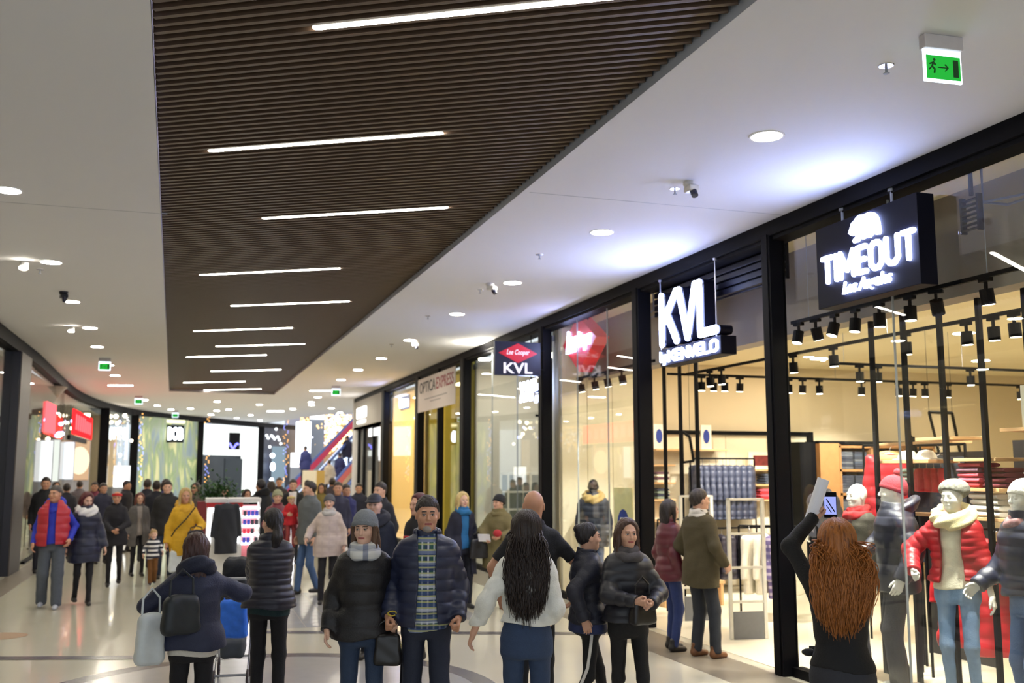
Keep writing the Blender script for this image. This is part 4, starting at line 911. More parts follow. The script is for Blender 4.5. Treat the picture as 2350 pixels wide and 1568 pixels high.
# ---- head (origin mid-head, facing -Y), made once per sex and detail
HEADC = {}
def head_mesh(female, h, mann=False):
    key = (female, h, mann)
    if key in HEADC: return HEADC[key]
    def f(X, Y, Z):
        s = .94 if female else 1.0; X = X/s
        d = ell(X, Y, Z, (0, .018, .025), (.076, .094, .09))
        d = smin(d, ell(X, Y, Z, (0, -.012, -.03), (.062, .072, .078)), .03)
        d = smin(d, ell(X, Y, Z, (0, -.052, -.088), (.026 if female else .032, .028, .024)), .04)
        d = smin(d, cone(X, Y, Z, (0, .022, -.05), (0, .034, -.24), .050 if female else .057, .058 if female else .066)[0], .03)
        for s_ in (-1, 1):
            d = smin(d, ell(X, Y, Z, (s_*.036, -.056, -.025), (.024, .022, .022)), .02)
            d = smax(d, -ell(X, Y, Z, (s_*.031, -.096, .006), (.02, .02, .013)), .012)
            d = np.minimum(d, ell(X, Y, Z, (s_*.031, -.069, .004), (.0145, .0145, .012)))
            d = smin(d, ell(X, Y, Z, (s_*.077, .012, -.006), (.009, .018, .03)), .006)
        d = smin(d, cone(X, Y, Z, (-.034, -.074, .026), (.034, -.074, .026), .009, .009)[0], .018)
        d = smin(d, cone(X, Y, Z, (0, -.082, .012), (0, -.1, -.024), .006, .011)[0], .012)
        d = smin(d, cone(X, Y, Z, (-.01, -.092, -.028), (.01, -.092, -.028), .006, .006)[0], .008)
        d = smin(d, cone(X, Y, Z, (-.017, -.078, -.056), (.017, -.078, -.056), .007, .007)[0], .006)
        d = smax(d, -cone(X, Y, Z, (-.02, -.092, -.0565), (.02, -.092, -.0565), .0022, .0022)[0], .003)
        return d
    V, Fc = snet(f, (-.1, -.13, -.2), (.1, .13, .13), h)
    c = V[Fc].mean(1); mi = np.zeros(len(Fc), int)
    x, y, z = np.abs(c[:, 0]), c[:, 1], c[:, 2]
    if not mann:
        mi[(x < .024) & (y < -.07) & (np.abs(z+.0565) < .0075-.09*np.maximum(x-.012, 0))] = 1
        mi[(x > .012) & (x < .046) & (y < -.06) & (np.abs(z-.024-.004*np.sin(x*60)) < .003)] = 2
        ed = ((x-.029)**2/.0125**2+(z-.004)**2/.0046**2); mi[(ed < 1) & (y < -.06)] = 3
        mi[(((x-.029)**2+(z-.004)**2 < .0052**2) | ((np.abs(z-.0095) < .0022) & (np.abs(x-.029) < .014))) & (y < -.06)] = 4
    HEADC[key] = (V, Fc, mi); return HEADC[key]
HANDC = {}
def hand_mesh(pose, h):
    """left hand, wrist at origin, fingers down -Z, palm towards -X, thumb forward -Y"""
    key = (pose, h)
    if key in HANDC: return HANDC[key]
    curl = {'relax': (.25, .35, .3), 'grip': (1.2, 1.35, .8), 'flat': (.05, .1, .05)}[pose]
    def f(X, Y, Z):
        d = cone(X, Y, Z, (0, 0, .05), (0, 0, -.01), .026, .025)[0]
        ys = (-.031, -.0105, .010, .029); ln = (.068, .076, .071, .056)
        for y, L_ in zip(ys, ln):
            d = smin(d, cone(X, Y, Z, (0, y*.55, -.01), (0, y, -.088), .0155, .0125)[0], .014)
        fd = None
        for i, (y, L_) in enumerate(zip(ys, ln)):
            p = np.array([0, y, -.088]); a = .12*i*(pose != 'flat'); r = .0098-(i == 3)*.001
            for s_, (fr, cu) in enumerate(zip((.45, .3, .25), curl)):
                a += cu; q = p+L_*fr*np.array([-math.sin(a), (y*.12), -math.cos(a)])
                e, _ = cone(X, Y, Z, p, q, r, r*.92); fd = e if fd is None else np.minimum(fd, e); p = q; r *= .92
        d = smin(d, fd, .006)
        g = pose == 'grip'
        t0, t1, t2, t3 = (0, -.018, -.02), (-.012, -.042, -.045), ((-.034, -.046, -.066) if g else (-.018, -.055, -.072)), ((-.05, -.026, -.084) if g else (-.022, -.058, -.098))
        d = smin(d, cone(X, Y, Z, t0, t1, .017, .0135)[0], .014); d = smin(d, cone(X, Y, Z, t1, t2, .0125, .011)[0], .004); d = smin(d, cone(X, Y, Z, t2, t3, .011, .0085)[0], .004)
        return d
    V, Fc = snet(f, (-.11, -.085, -.19), (.04, .06, .06), h); HANDC[key] = (V, Fc); return HANDC[key]
PZ = [.70, .80, .93, 1.00, 1.10, 1.25, 1.36, 1.42, 1.46, 1.49, 1.54]
PROF = {'m': ([.15, .162, .168, .162, .152, .164, .170, .155, .115, .08, .06], [.10, .11, .122, .118, .108, .120, .118, .10, .085, .07, .058]),
        'f': ([.15, .170, .176, .158, .126, .142, .148, .130, .095, .065, .05], [.10, .118, .122, .112, .092, .118, .112, .09, .075, .06, .05])}
def profile(X, Y, Z, sex, o, flare=0, belly=0, zz=None, hemz=.9, cut=None):
    W, Dp = PROF[sex]; w = np.interp(Z, PZ, W)+o; dp = np.interp(Z, PZ, Dp)+o
    fl_ = flare*np.clip((1.15-Z)/.4, 0, 2); w = w+fl_; dp = dp+fl_*.8
    dp = dp+belly*np.exp(-((Z-1.05)/.14)**2); w = w+belly*.7*np.exp(-((Z-1.05)/.16)**2)
    q = np.sqrt((X/w)**2+((Y-.012)/dp)**2); return (q-1)*np.minimum(w, dp)*.95
def ik(a, t, l1, l2, pole):
    a, t, pole = Vector(a), Vector(t), Vector(pole); d = t-a; L_ = d.length
    if L_ > (l1+l2)*.999: t = a+d*((l1+l2)*.999/L_); d = t-a; L_ = d.length
    x = (l1*l1-l2*l2+L_*L_)/(2*L_); h = math.sqrt(max(l1*l1-x*x, 0)); n = d.normalized(); p = (pole-n*pole.dot(n)).normalized()
    return a+n*x+p*h, t
def rot_to(v, tw=0):
    """rotation taking -Z to v, then twist"""
    return (Vector((0, 0, -1)).rotation_difference(Vector(v))).to_matrix() @ Matrix.Rotation(tw, 3, 'Z')
def hairmat(name, c):
    return M('hair_'+name, c, .45, var=.5, scale=26, stretch=(3, 3, .35), bump=.5, bscale=60)
def mat_faces(parts, mats, name, parent, k, off=(0, 0, 0)):
    vs, fs, mi, n = [], [], [], 0
    for V, Fc, m in parts:
        vs.append(V); fs.append(Fc+n); mi.append(np.full(len(Fc), m) if np.isscalar(m) else m); n += len(V)
    V = np.concatenate(vs)*k; Fc = np.concatenate(fs); mi = np.concatenate(mi)
    me = bpy.data.meshes.new(name); me.vertices.add(len(V)); me.vertices.foreach_set('co', V.astype(F4).ravel())
    me.loops.add(len(Fc)*4); me.loops.foreach_set('vertex_index', Fc.astype(np.int32).ravel())
    me.polygons.add(len(Fc)); me.polygons.foreach_set('loop_start', np.arange(0, len(Fc)*4, 4, dtype=np.int32)); me.polygons.foreach_set('loop_total', np.full(len(Fc), 4, dtype=np.int32))
    for m in mats: me.materials.append(m)
    me.polygons.foreach_set('material_index', mi.astype(np.int32)); me.polygons.foreach_set('use_smooth', np.ones(len(Fc), bool)); me.update(); me.validate()
    o = bpy.data.objects.new(name, me); COL.objects.link(o)
    if parent: o.parent = parent
    return o
def figure(label, pos, H=1.72, turn=0, away=False, rz=None, sex='m', skin='a', hair=('short', 'dark', (40, 32, 28)), hat=None, look=(0, 0), near=False,
           top=None, top2=None, legs=((28, 30, 40), .0), shoes=(30, 26, 26), arms=None, feet=None, poles=None, scarf=None, fur=None, hood=None, hands=('relax', 'relax'),
           belly=0, base=0, cat='person', group=None, mann=False, headless=False, open_=None, headk=1.0, legless=False, skirt=None, bodymat=None, short=False, vest=None):
    """top = (material, hem z, thickness, quilt period, flare); arms = ((L wrist), (R wrist)); faces -Y; person's left is +X"""
    k = H/1.75; x, y = pos
    if rz is None:
        rz = math.atan2(CY-y, CX-x)+math.pi/2+turn+(math.pi if away else 0)
    root = thing('mannequin' if mann else 'person', label, cat, (x, y, base), rz, group)
    h = .0075 if near else .014; hh = .0045 if near else .008
    SK = bodymat or (M('mannequin_white', SKINS['m'], .25, var=.01) if mann else M('skin_'+skin, SKINS[skin], .5, var=.06, scale=20))
    sx = .152 if sex == 'm' else .130
    arms = arms or ((.225, -.03, .90), (-.225, -.03, .90)); poles = poles or ((.25, 1, 0), (-.25, 1, 0)); feet = feet or ((.10, -.04, .075), (-.10, .03, .075))
    SH = [Vector((s_*sx, .01, 1.395)) for s_ in (1, -1)]
    EL, WR = [], []
    for i in range(2):
        e, w_ = ik(SH[i], arms[i], .28, .25, poles[i]); EL.append(e); WR.append(w_)
    HP = [Vector((s_*.085, .01, .90)) for s_ in (1, -1)]; KN, AN = [], []
    for i in range(2):
        e, w_ = ik(HP[i], feet[i], .42, .415, (0, -1, .0)); KN.append(e); AN.append(w_)
    topm, hem, o, per, flare = top or (None, .9, .01, 0, 0)
    lg, lo_ = legs
    LM = lg if not isinstance(lg, tuple) else M('cloth_%d_%d_%d' % lg, lg, .85, var=.15, scale=30, bump=.25)
    if mann and shoes == (30, 26, 26): shoes = M('mannequin_white', SKINS['m'], .25, var=.01)
    SM = M('shoe_%d_%d_%d' % shoes, shoes, .5, var=.1) if isinstance(shoes, tuple) else shoes
    # ---------- body: head, hands and limbs in one mesh
    tilt, hl = look[1], look[0]; RH = Matrix.Rotation(hl, 3, 'Z') @ Matrix.Rotation(tilt, 3, 'X'); HC = Vector((0, -.012, 1.632)); hk = headk
    Rn = np.array(RH)
    parts = []
    if not headless:
        V, Fc, mi = head_mesh(sex == 'f', hh, mann); parts.append((V*hk@Rn.T+np.array(HC), Fc, mi))
    for i in range(2):
        V, Fc = hand_mesh(hands[i], hh if near else .009); V = V.copy(); Fi = Fc
        if i: V[:, 0] *= -1; Fi = Fc[:, ::-1]
        Rm = np.array(rot_to((WR[i]-EL[i]).normalized())); parts.append((V*(1.0 if sex == 'm' else .92)*hk@Rm.T+np.array(WR[i]), Fi, 0))
    def fb(X, Y, Z):
        d = profile(X, Y, Z, sex, -.014); d = smax(d, Z-1.5, .02); d = smax(d, .82-Z, .02)
        for i in range(2):
            d = smin(d, cone(X, Y, Z, SH[i], EL[i], .05 if short else .038, .04 if short else .032)[0], .03); d = smin(d, cone(X, Y, Z, EL[i], WR[i], .04 if short else .032, .026 if short else .022)[0], .01)
            d = smin(d, cone(X, Y, Z, HP[i], KN[i], .066, .044)[0], .03); d = smin(d, cone(X, Y, Z, KN[i], AN[i], .042, .03)[0], .01)
        return d
    allp = np.array([list(v) for v in WR+EL+AN+KN]); lo = np.minimum(allp.min(0)-.14, [-.3, -.2, .0]); hi = np.maximum(allp.max(0)+.14, [.3, .25, 1.56]); lo[2] = -.02; hi[2] = max(hi[2], 1.58)
    V, Fc = snet(fb, lo, hi, .02); parts.append((V, Fc, 0))
    hcol = hair[2] if hair else (60, 50, 40); HM = hairmat(hair[1], hcol) if hair else IRIS
    mat_faces(parts, [SK, LIP, HM, EYEW, IRIS], 'body', root, k)
    # ---------- clothes
    def sleeves(X, Y, Z, o_, d, upto=1.0, blend=.05):
        for i in range(2):
            a, t = cone(X, Y, Z, SH[i], EL[i], .048+o_*.5, .041+o_*.6)
            if per: a = a-.008*np.abs(np.sin(np.pi*t*.28/per))**.7
            if short: d = smin(d, np.maximum(a, t-.75), blend); continue
            b_, t2 = cone(X, Y, Z, EL[i], WR[i], .041+o_*.6, .033+o_*.5)
            if per: b_ = b_-.008*np.abs(np.sin(np.pi*t2*.25/per))**.7
            dv = (WR[i]-EL[i]).normalized(); cutp = (X-WR[i].x)*dv.x+(Y-WR[i].y)*dv.y+(Z-WR[i].z)*dv.z-.012
            b_ = np.maximum(b_, cutp)
            d = smin(d, smin(a, b_, .03), blend)
        return d
    def fold(X, Y, Z, amp=.004): return amp*(np.sin(X*31+Z*17+Y*9)*np.sin(Z*23-X*11+1.3))
    def garment(o_, hem_, neck=1.52, opening=None, slv=True, ff=None):
        def f(X, Y, Z):
            d = profile(X, Y, Z, sex, o_, flare, belly)
            if per: d = d-.009*np.abs(np.sin(np.pi*Z/per))**.7
            nk = np.sqrt((X*1.0)**2+(Y-.02)**2)-.075; d = np.maximum(d, np.where(nk < 0.02, Z-neck-.35*np.clip(Y, -.1, .1), Z-neck-.03))
            if slv: d = sleeves(X, Y, Z, o_, d)
            d = d+fold(X, Y, Z)
            d = np.maximum(d, hem_+.012*np.sin(X*14)-Z)
            if opening:
                w0, w1, zt = opening; wz = np.interp(Z, [hem_, 1.2, 1.5], [w1, w0, w0*1.15]); d = np.maximum(d, -np.maximum(np.abs(X)-wz, Y+.02))
            return d
        return f
    if top:
        hi2 = hi.copy(); hi2[2] = max(hi[2], 1.6)
        lo2 = lo.copy()-.05; lo2[2] = hem-.06 if min(WR[0].z, WR[1].z) > hem else min(WR[0].z, WR[1].z)-.08
        V, Fc = snet(garment(o, hem, opening=open_), lo2, hi2+.05, h)
        mat_faces([(V, Fc, 0)], [topm], 'jacket' if o > .012 else 'shirt', root, k)
        if o > .02 and not hood and not fur and not scarf:
            def fc(X, Y, Z): q = np.sqrt((X/1.15)**2+(Y-.02+(Z-1.5)*.1)**2); return np.maximum(np.abs(q-.068)-.012, np.abs(Z-1.505)-.032+.15*np.minimum(Y, 0)*-1)
            V, Fc = snet(fc, (-.12, -.12, 1.42), (.12, .16, 1.58), .007); mat_faces([(V, Fc, 0)], [topm], 'collar', root, k)
    if top2:
        m2, hem2 = top2; per_ = per; per = 0; fl0 = flare; flare = 0
        V, Fc = snet(garment(min(o*.4, .006), hem2, slv=False), (-.25, -.2, hem2-.05), (.25, .2, 1.6), h)
        mat_faces([(V, Fc, 0)], [m2], 'undershirt', root, k); per = per_; flare = fl0
    if vest:
        m3, hem3, o3, per = vest; open3 = (.05, .06, 0)
        V, Fc = snet(garment(o3, hem3, opening=open3, slv=False), (-.35, -.3, hem3-.05), (.35, .3, 1.6), h)
        mat_faces([(V, Fc, 0)], [m3], 'vest', root, k)
    if not legless:
        def fl2(X, Y, Z):
            d = smax(profile(X, Y, Z, sex, .002), Z-1.04, .01); d = smax(d, .80-Z, .05)
            for i in range(2):
                a = cone(X, Y, Z, HP[i], KN[i], .078+lo_*.5, .052+lo_)[0]; b_ = cone(X, Y, Z, KN[i], AN[i], .05+lo_, .036+lo_*1.25)[0]
                d = smin(d, smin(a, b_, .03), .02)
            d = d+fold(X, Y, Z, .003); return np.maximum(d, (.055 if lo_ < .02 else .04)-Z+(Z < .2)*0)
        V, Fc = snet(fl2, (lo[0], lo[1]-.05, .0), (hi[0], hi[1]+.05, 1.08), h); mat_faces([(V, Fc, 0)], [LM], 'trousers', root, k)
    if skirt:
        sm_, hz = skirt
        def fs_(X, Y, Z): return np.maximum(np.maximum(profile(X, Y, Z, sex, .012, .05), hz-Z), Z-1.06)
        V, Fc = snet(fs_, (-.35, -.3, hz-.03), (.35, .3, 1.1), h); mat_faces([(V, Fc, 0)], [sm_], 'skirt', root, k)
    if True:
      for i in range(2):
        A = AN[i]; up = max(A.z-.075, 0); pit = min(.9, up*4)
        def fsho(X, Y, Z):
            ca, sa = math.cos(pit), math.sin(pit); y_ = (Y-A.y)*ca+(Z-A.z)*sa; z_ = -(Y-A.y)*sa+(Z-A.z)*ca if pit else (Z-A.z)
            if pit: y_ = (Y-A.y)*ca-(Z-A.z)*sa; z_ = (Y-A.y)*sa+(Z-A.z)*ca
            x_ = X-A.x; d = cone(x_, y_, z_, (0, .035, -.03), (0, -.13, -.05), .04, .034)[0]; d = smin(d, cone(x_, y_, z_, (0, .02, .05), (0, .02, -.02), .038, .04)[0], .03)
            return np.maximum(d, -.074-z_)
        V, Fc = snet(fsho, (A.x-.08, A.y-.24, A.z-.16), (A.x+.08, A.y+.16, A.z+.12), .012); 
        if len(Fc): mat_faces([(V, Fc, 0)], [SM], 'shoe', root, k)
    # ---------- hair, hats, collars in head space
    def headpart(fn, lo3, hi3, hstep, mat, name):
        V, Fc = snet(fn, lo3, hi3, hstep); 
        if len(Fc): mat_faces([(V*hk@Rn.T+np.array(HC), Fc, 0)], [mat], name, root, k)
    if hair and hair[0] != 'bald':
        st = hair[0]; vol = .014 if st in ('short', 'bun', 'pony') else .02
        def fh(X, Y, Z):
            tp_ = vol*np.clip((Y+.78*Z+.012)/.05, .12, 1)-vol; d = ell(X, Y, Z, (0, .02, .028), (.077+(vol if st not in ('short', 'bun', 'pony') else .006), .096+vol*.8, .092+vol))-tp_*.6; ang = np.arctan2(X, Y+.01)
            d = np.maximum(d, -(Y+.78*Z+.012)-.010*np.cos(X*40)); 
            if st in ('short', 'bun', 'pony'): d = np.maximum(d, -.085-Z)
            if st == 'long' or st == 'bob' or st == 'verylong':
                Ln = {'bob': -.15, 'long': -.33, 'verylong': -.34}[st]
                for s_ in (-1, 1): d = smin(d, cone(X, Y, Z, (s_*.074, -.005, .03), (s_*.085, -.0, Ln), .022, .02)[0], .03)
                bk = ell(X, Y, Z, (0, .085, Ln*.45), (.10, .045, abs(Ln)*.62+.05)); d = smin(d, bk, .04); d = np.maximum(d, -(Y+.045+.3*np.clip(Z-.06, 0, 1)))
            if st == 'bun': d = smin(d, ell(X, Y, Z, (0, .1, .075), (.045, .042, .042)), .01)
            if st == 'pony':
                d = smin(d, cone(X, Y, Z, (0, .1, .0), (.03, .14, -.12), .04, .045)[0], .03); d = smin(d, cone(X, Y, Z, (.03, .14, -.12), (.05, .10, -.3), .045, .015)[0], .03)
            if hat: d = np.maximum(d, Z+.36*Y-.022)
            return d+.0025*np.sin(ang*34+Z*20)+.002*np.sin(ang*17-Z*45)
        headpart(fh, (-.16, -.13, -.45 if st not in ('short',) else -.12), (.16, .24, .16), .007 if near else .011, HM, 'hair')
    if hat:
        ht, hm = hat
        if ht in ('beanie', 'bobble'):
            def f2(X, Y, Z):
                d = ell(X, Y, Z, (0, .024, .035), (.094, .116, .112)); d = np.maximum(d, -(Z-.012+.36*(Y))); rim = np.abs(Z-.026+.36*Y)-.016; r2 = ell(X, Y, Z, (0, .024, .035), (.098, .119, .114)); d = np.minimum(d, np.maximum(r2, rim))
                if ht == 'bobble': d = np.minimum(d, np.sqrt(X**2+(Y-.06)**2+(Z-.165)**2)-.035)
                return d+.0015*np.sin(np.arctan2(X, Y)*44)
        elif ht == 'beret':
            def f2(X, Y, Z): return np.maximum(ell(X, Y-.0, Z, (0, .05, .06), (.115, .13, .085)), -(Z-.03+.5*Y))+.002*np.sin(X*160)*np.sin(Z*160)
        elif ht == 'cap':
            def f2(X, Y, Z):
                d = np.maximum(ell(X, Y, Z, (0, .02, .032), (.09, .108, .1)), -(Z-.035)); return np.minimum(d, np.maximum(ell(X, Y, Z, (0, -.06, .04), (.085, .11, .012)), Y+.03))
        else:
            def f2(X, Y, Z): q = ell(X, Y, Z, (0, .02, .03), (.094, .116, .11)); return np.maximum(q, np.abs(Z-.055+.1*Y)-.025)
        headpart(f2, (-.15, -.2, -.06), (.15, .22, .22), .007 if near else .01, hm, 'hat' if ht != 'band' else 'headband')
    def torus(R0, r0, z, m, name, rough=.006, sy=1.1, yo=.015, tiltk=.25, step=.009):
        def f3(X, Y, Z):
            q = np.sqrt((X)**2+((Y-yo)/sy)**2); zc = z+tiltk*(Y-yo); return np.sqrt((q-R0)**2+((Z-zc)*.85)**2)-r0+rough*np.sin(np.arctan2(X, Y)*5+Z*70)
        V, Fc = snet(f3, (-R0-r0-.04, -(R0+r0)*sy-.04, z-r0*1.6-.07), (R0+r0+.04, (R0+r0)*sy+.06, z+r0*1.6+.07), step); mat_faces([(V, Fc, 0)], [m], name, root, k)
    if scarf: torus(.066, .040, 1.498, scarf, 'scarf', .004, 1.1, .01, .12); torus(.09, .034, 1.462, scarf, 'scarf', .004, 1.15, -.01, .1)
    if fur: torus(.118, .054, 1.485, fur, 'fur_collar', .007, 1.1, .01, .3)
    if hood: torus(.10, .05, 1.475, hood, 'hood', .004, 1.15, .045, .55)
    return root
def cloth(c, rough=.8, bump=.3): return M('cloth_%d_%d_%d' % c, c, rough, var=.15, scale=26, bump=bump)
def puffer(c): return M('puffer_%d_%d_%d' % c, c, .42, var=.15, scale=12)

def atD(px, D):
    P, T = R(7.38), R(17.92); rt = (px-1175)/2285*(D*math.cos(P)-.6*math.sin(P)); return (CX+D*math.sin(T)+rt*math.cos(T), CY+D*math.cos(T)-rt*math.sin(T))
def strands(root, H, zend, width, mat, n, seed, amax=112, wave=.012, drift=0, r=.0085):
    rnd = random.Random(seed); k = H/1.75; b = MB(); c = Vector((0, .008, 1.66))
    for i in range(n):
        a = R(rnd.uniform(-amax, amax)); lay = rnd.uniform(0, .02); pts = []; ph0 = rnd.uniform(.1, .9)
        for j in range(6):
            ph = ph0+(1.65-ph0)*j/5; pts.append(c+Vector((math.sin(a)*math.sin(ph)*(.083+lay), math.cos(a)*math.sin(ph)*(.101+lay), math.cos(ph)*(.098+lay))))
        e = pts[-1]; xt = math.sin(a)*width*rnd.uniform(.65, 1.05)+drift*max(0, -math.sin(a))*-1+rnd.uniform(-.02, .02)
        yt = .125+.02*math.cos(a)+rnd.uniform(-.012, .02) if abs(a) < 1.9 else -.02+rnd.uniform(-.02, .03)
        zt = zend+abs(math.sin(a))**2*.10+rnd.uniform(-.03, .2)*(1+(rnd.random() < .2)); w1, w2 = rnd.uniform(0, 6), rnd.uniform(0, 6); m = 11
        for j in range(1, m+1):
            t = j/m; s_ = t**.75 if t < .5 else .5**.75+(t-.5)*.81; tt = min(t*1.25, 1); spread = tt*tt*(3-2*tt)
            xm = e.x+(xt-e.x)*spread*(1 if t < .45 else 1-.62*(t-.45)/.55)
            pts.append(Vector((xm+wave*math.sin(t*7+w1)*t*1.4, e.y+(yt-e.y)*spread+wave*.7*math.sin(t*6+w2)*t, e.z+(zt-e.z)*t)))
        tp = [1]*6+[1.15-.9*(j/m)**2 for j in range(1, m+1)]
        b.tube([p*k for p in pts], r*k*rnd.uniform(.7, 1.25), 5, tp)
    return b.build('hair_strands', mat, root, smooth=True)

# ---------- people in the foreground
p_ = atD(1925, 5.5); redhead = figure('woman from behind with long auburn hair, black top, raising a phone', p_, 1.72, away=True, sex='f', near=True, hair=('long', 'auburn', (116, 66, 26)),
    top=(cloth((16, 15, 18)), .97, .008, 0, 0), legs=(cloth((44, 45, 52)), .008), arms=((.13, -.27, 1.76), (-.02, -.33, 1.66)), poles=((1, .1, .2), (-.6, .3, -1)), hands=('grip', 'grip'), look=(0, -.12))
HA = hairmat('auburn_strand', (164, 98, 38)); strands(redhead, 1.72, 1.17, .15, HA, 1500, 3, drift=.07, r=.0036, amax=97)
b = MB(); b.sphere((.17, -.03, 1.02), .03, 8, 6, (1.3, 1, .7)); b.box(-.0, .17, -.12, -.1, 1.0, 1.04); b.build('waist_bow', cloth((30, 30, 36)), redhead, smooth=True)
k_ = 1.72/1.75
def held(root, name, lab, cat, loc, rot=(0, 0, 0)):
    """a thing held by a person: top level, placed from the holder's own frame"""
    m = Matrix.Translation(root.location) @ Matrix.Rotation(root.rotation_euler.z, 4, 'Z'); o = thing(name, lab, cat, m @ Vector(loc)); o.rotation_euler = (rot[0], rot[1], root.rotation_euler.z+rot[2]); return o
o = held(redhead, 'smartphone', 'black smartphone held up by the auburn-haired woman', 'phone', (.03, -.40, 1.80), (-.1, 0, 0))
MB().box(-.037, .037, -.004, .004, -.075, .075).build('case', BLACK, o, bevel=.003); MB().box(-.033, .033, .004, .006, -.055, .048).build('screen', emis('phone_screen', (150, 160, 235), 1.1), o)
b = MB(); b.tube([(-.024, .0066, -.04), (0, .0066, 0), (.02, .0066, .035)], .0035, 5); b.tube([(-.005, .0066, -.045), (.022, .0066, .0)], .0025, 5); b.build('screen_image', BLACK, o)
o = held(redhead, 'paper_roll', 'rolled white paper held beside the raised phone', 'paper', (.115, -.29, 1.79), (0, 0, 0))
b = MB(); d_ = Vector((-.17, 0, .5)).normalized(); b.cyl(d_*-.14, d_*.17, .036, .034, 20); b.build('roll', M('paper_white', (236, 236, 244), .7, var=.02), o, smooth=False, bevel=.001)

p_ = atD(1208, 6.7); wj = figure('woman from behind with very long dark hair, white padded jacket and blue jeans', p_, 1.72, away=True, sex='f', near=True, hair=('verylong', 'dark', (34, 22, 18)),
    top=(cloth((222, 222, 216), .6), 1.03, .022, .11, 0), legs=(cloth((44, 62, 92)), .006), arms=((.35, .02, .97), (-.17, -.17, 1.03)), poles=((.2, 1, 0), (-.25, 1, -.2)))
strands(wj, 1.72, 1.06, .155, hairmat('dark_strand', (38, 24, 19)), 1500, 7, wave=.010, r=.0040, amax=97)
p_ = atD(1225, 8.1); bald = figure('bald man in a black short-sleeved shirt behind the long dark hair', p_, 1.84, away=True, sex='m', skin='b', hair=('bald', 'dark', (40, 32, 28)), short=True, near=True,
    top=(cloth((18, 18, 22)), .86, .014, 0, 0), legs=((30, 32, 40), .006), arms=((.27, -.1, .95), (-.30, -.12, .97)), poles=((1, .5, 0), (-1, .5, 0)))
man = figure('man with short dark hair, navy quilted jacket over a green checked shirt', atD(980, 7.2), 1.81, sex='m', skin='b', near=True, hair=('short', 'brown', (42, 34, 30)),
    top=(puffer((34, 40, 66)), .90, .024, .075, .01), open_=(.055, .075, 0), top2=(plaid_mat('green_plaid', (40, 84, 78), [(0, 70, (44, 48, 96), 1.3), (0, 150, (206, 210, 222), .3), (2, 62, (40, 52, 100), 1.), (2, 80, (206, 210, 222), 0), (2, 70, (60, 80, 130), 2.0), (2, 160, (190, 190, 130), 2.6)]), .86),
    legs=(cloth((28, 34, 52)), .012), arms=((.215, -.09, .955), (-.255, -.05, .965)), poles=((.35, 1, 0), (-.2, 1, 0)), hands=('grip', 'grip'), belly=.008, look=(.08, .05))
# grey beard patch on the chin is part of the man
def fbeard(X, Y, Z): return np.maximum(ell(X, Y, Z, (0, -.053, -.09), (.033, .033, .028)), -(-.072-Z))
V, Fc = snet(fbeard, (-.06, -.12, -.14), (.06, .02, -.04), .004); mat_faces([(V+np.array([0, -.012, 1.632]), Fc, 0)], [M('beard_grey', (150, 140, 134), .8)], 'beard', man, 1.81/1.75)
wom = figure('woman in a grey knitted hat and black padded jacket, holding the man’s hand', atD(835, 7.2), 1.70, sex='f', skin='c', near=True, hair=('long', 'brownlong', (88, 62, 44)), hat=('beanie', cloth((120, 124, 130), .9)),
    top=(cloth((22, 20, 24), .5), .86, .026, .12, .012), legs=(cloth((38, 54, 80)), .004), arms=((.235, -.05, .985), (-.25, -.03, .93)), scarf=plaid_mat('scarf_print', (206, 206, 204), [(2, 70, (150, 156, 170), 0), (0, 50, (90, 100, 130), 1)]), hands=('grip', 'relax'), look=(-.28, .05))
b = MB(); b.tube([(.2+.03*math.cos(R(a)), -.178, 1.02+.016*math.sin(R(a))) for a in range(0, 360, 40)], .005, 6); b.build('jacket_badge', M('badge_gold', (190, 170, 60), .4, metal=.6), wom)
def bag(lab, loc, rz, w_, d_, h_, mat, strap=.2, name='handbag', shape=.03, cat='bag', body='bag_body'):
    r = thing(name, lab, cat, loc, rz)
    def f(X, Y, Z):
        tap = 1-.18*(Z/h_); qx, qy, qz = np.abs(X)/tap-w_/2+shape, np.abs(Y)/tap-d_/2+shape, np.abs(Z-h_/2)-h_/2+shape
        return np.sqrt(np.maximum(qx, 0)**2+np.maximum(qy, 0)**2+np.maximum(qz, 0)**2)+np.minimum(np.maximum(np.maximum(qx, qy), qz), 0)-shape+.004*np.sin(X*40+Z*22)*np.sin(Z*31+Y*20)
    V, Fc = snet(f, (-w_/2-.03, -d_/2-.03, -.03), (w_/2+.03, d_/2+.03, h_+.03), .012); mat_faces([(V, Fc, 0)], [mat], body, r, 1)
    b = MB(); b.tube([(-w_*.3, 0, h_-.02), (-w_*.28, 0, h_+strap*.6), (0, 0, h_+strap), (w_*.28, 0, h_+strap*.6), (w_*.3, 0, h_-.02)], .008, 6); b.build('strap', mat, r); return r
LEATHER = M('black_leather', (22, 20, 22), .35)
x, y = atD(893, 7.12); bag('black handbag hanging between the couple holding hands', (x, y, .66), -.3, .2, .09, .22, LEATHER, .1)
x, y = atD(924, 9.0); r = thing('walking_stick', 'thin dark stick with a red grip and cream tip between the couple', 'stick', (x, y, 0), 0)
MB().cyl((0, 0, .02), (.03, 0, 1.25), .012).build('shaft', BLACK, r); MB().cyl((.03, 0, 1.25), (.036, 0, 1.42), .03).build('red_grip', RED, r); MB().cyl((.026, 0, 1.1), (.03, 0, 1.25), .016).build('cream_sleeve', WHC, r)
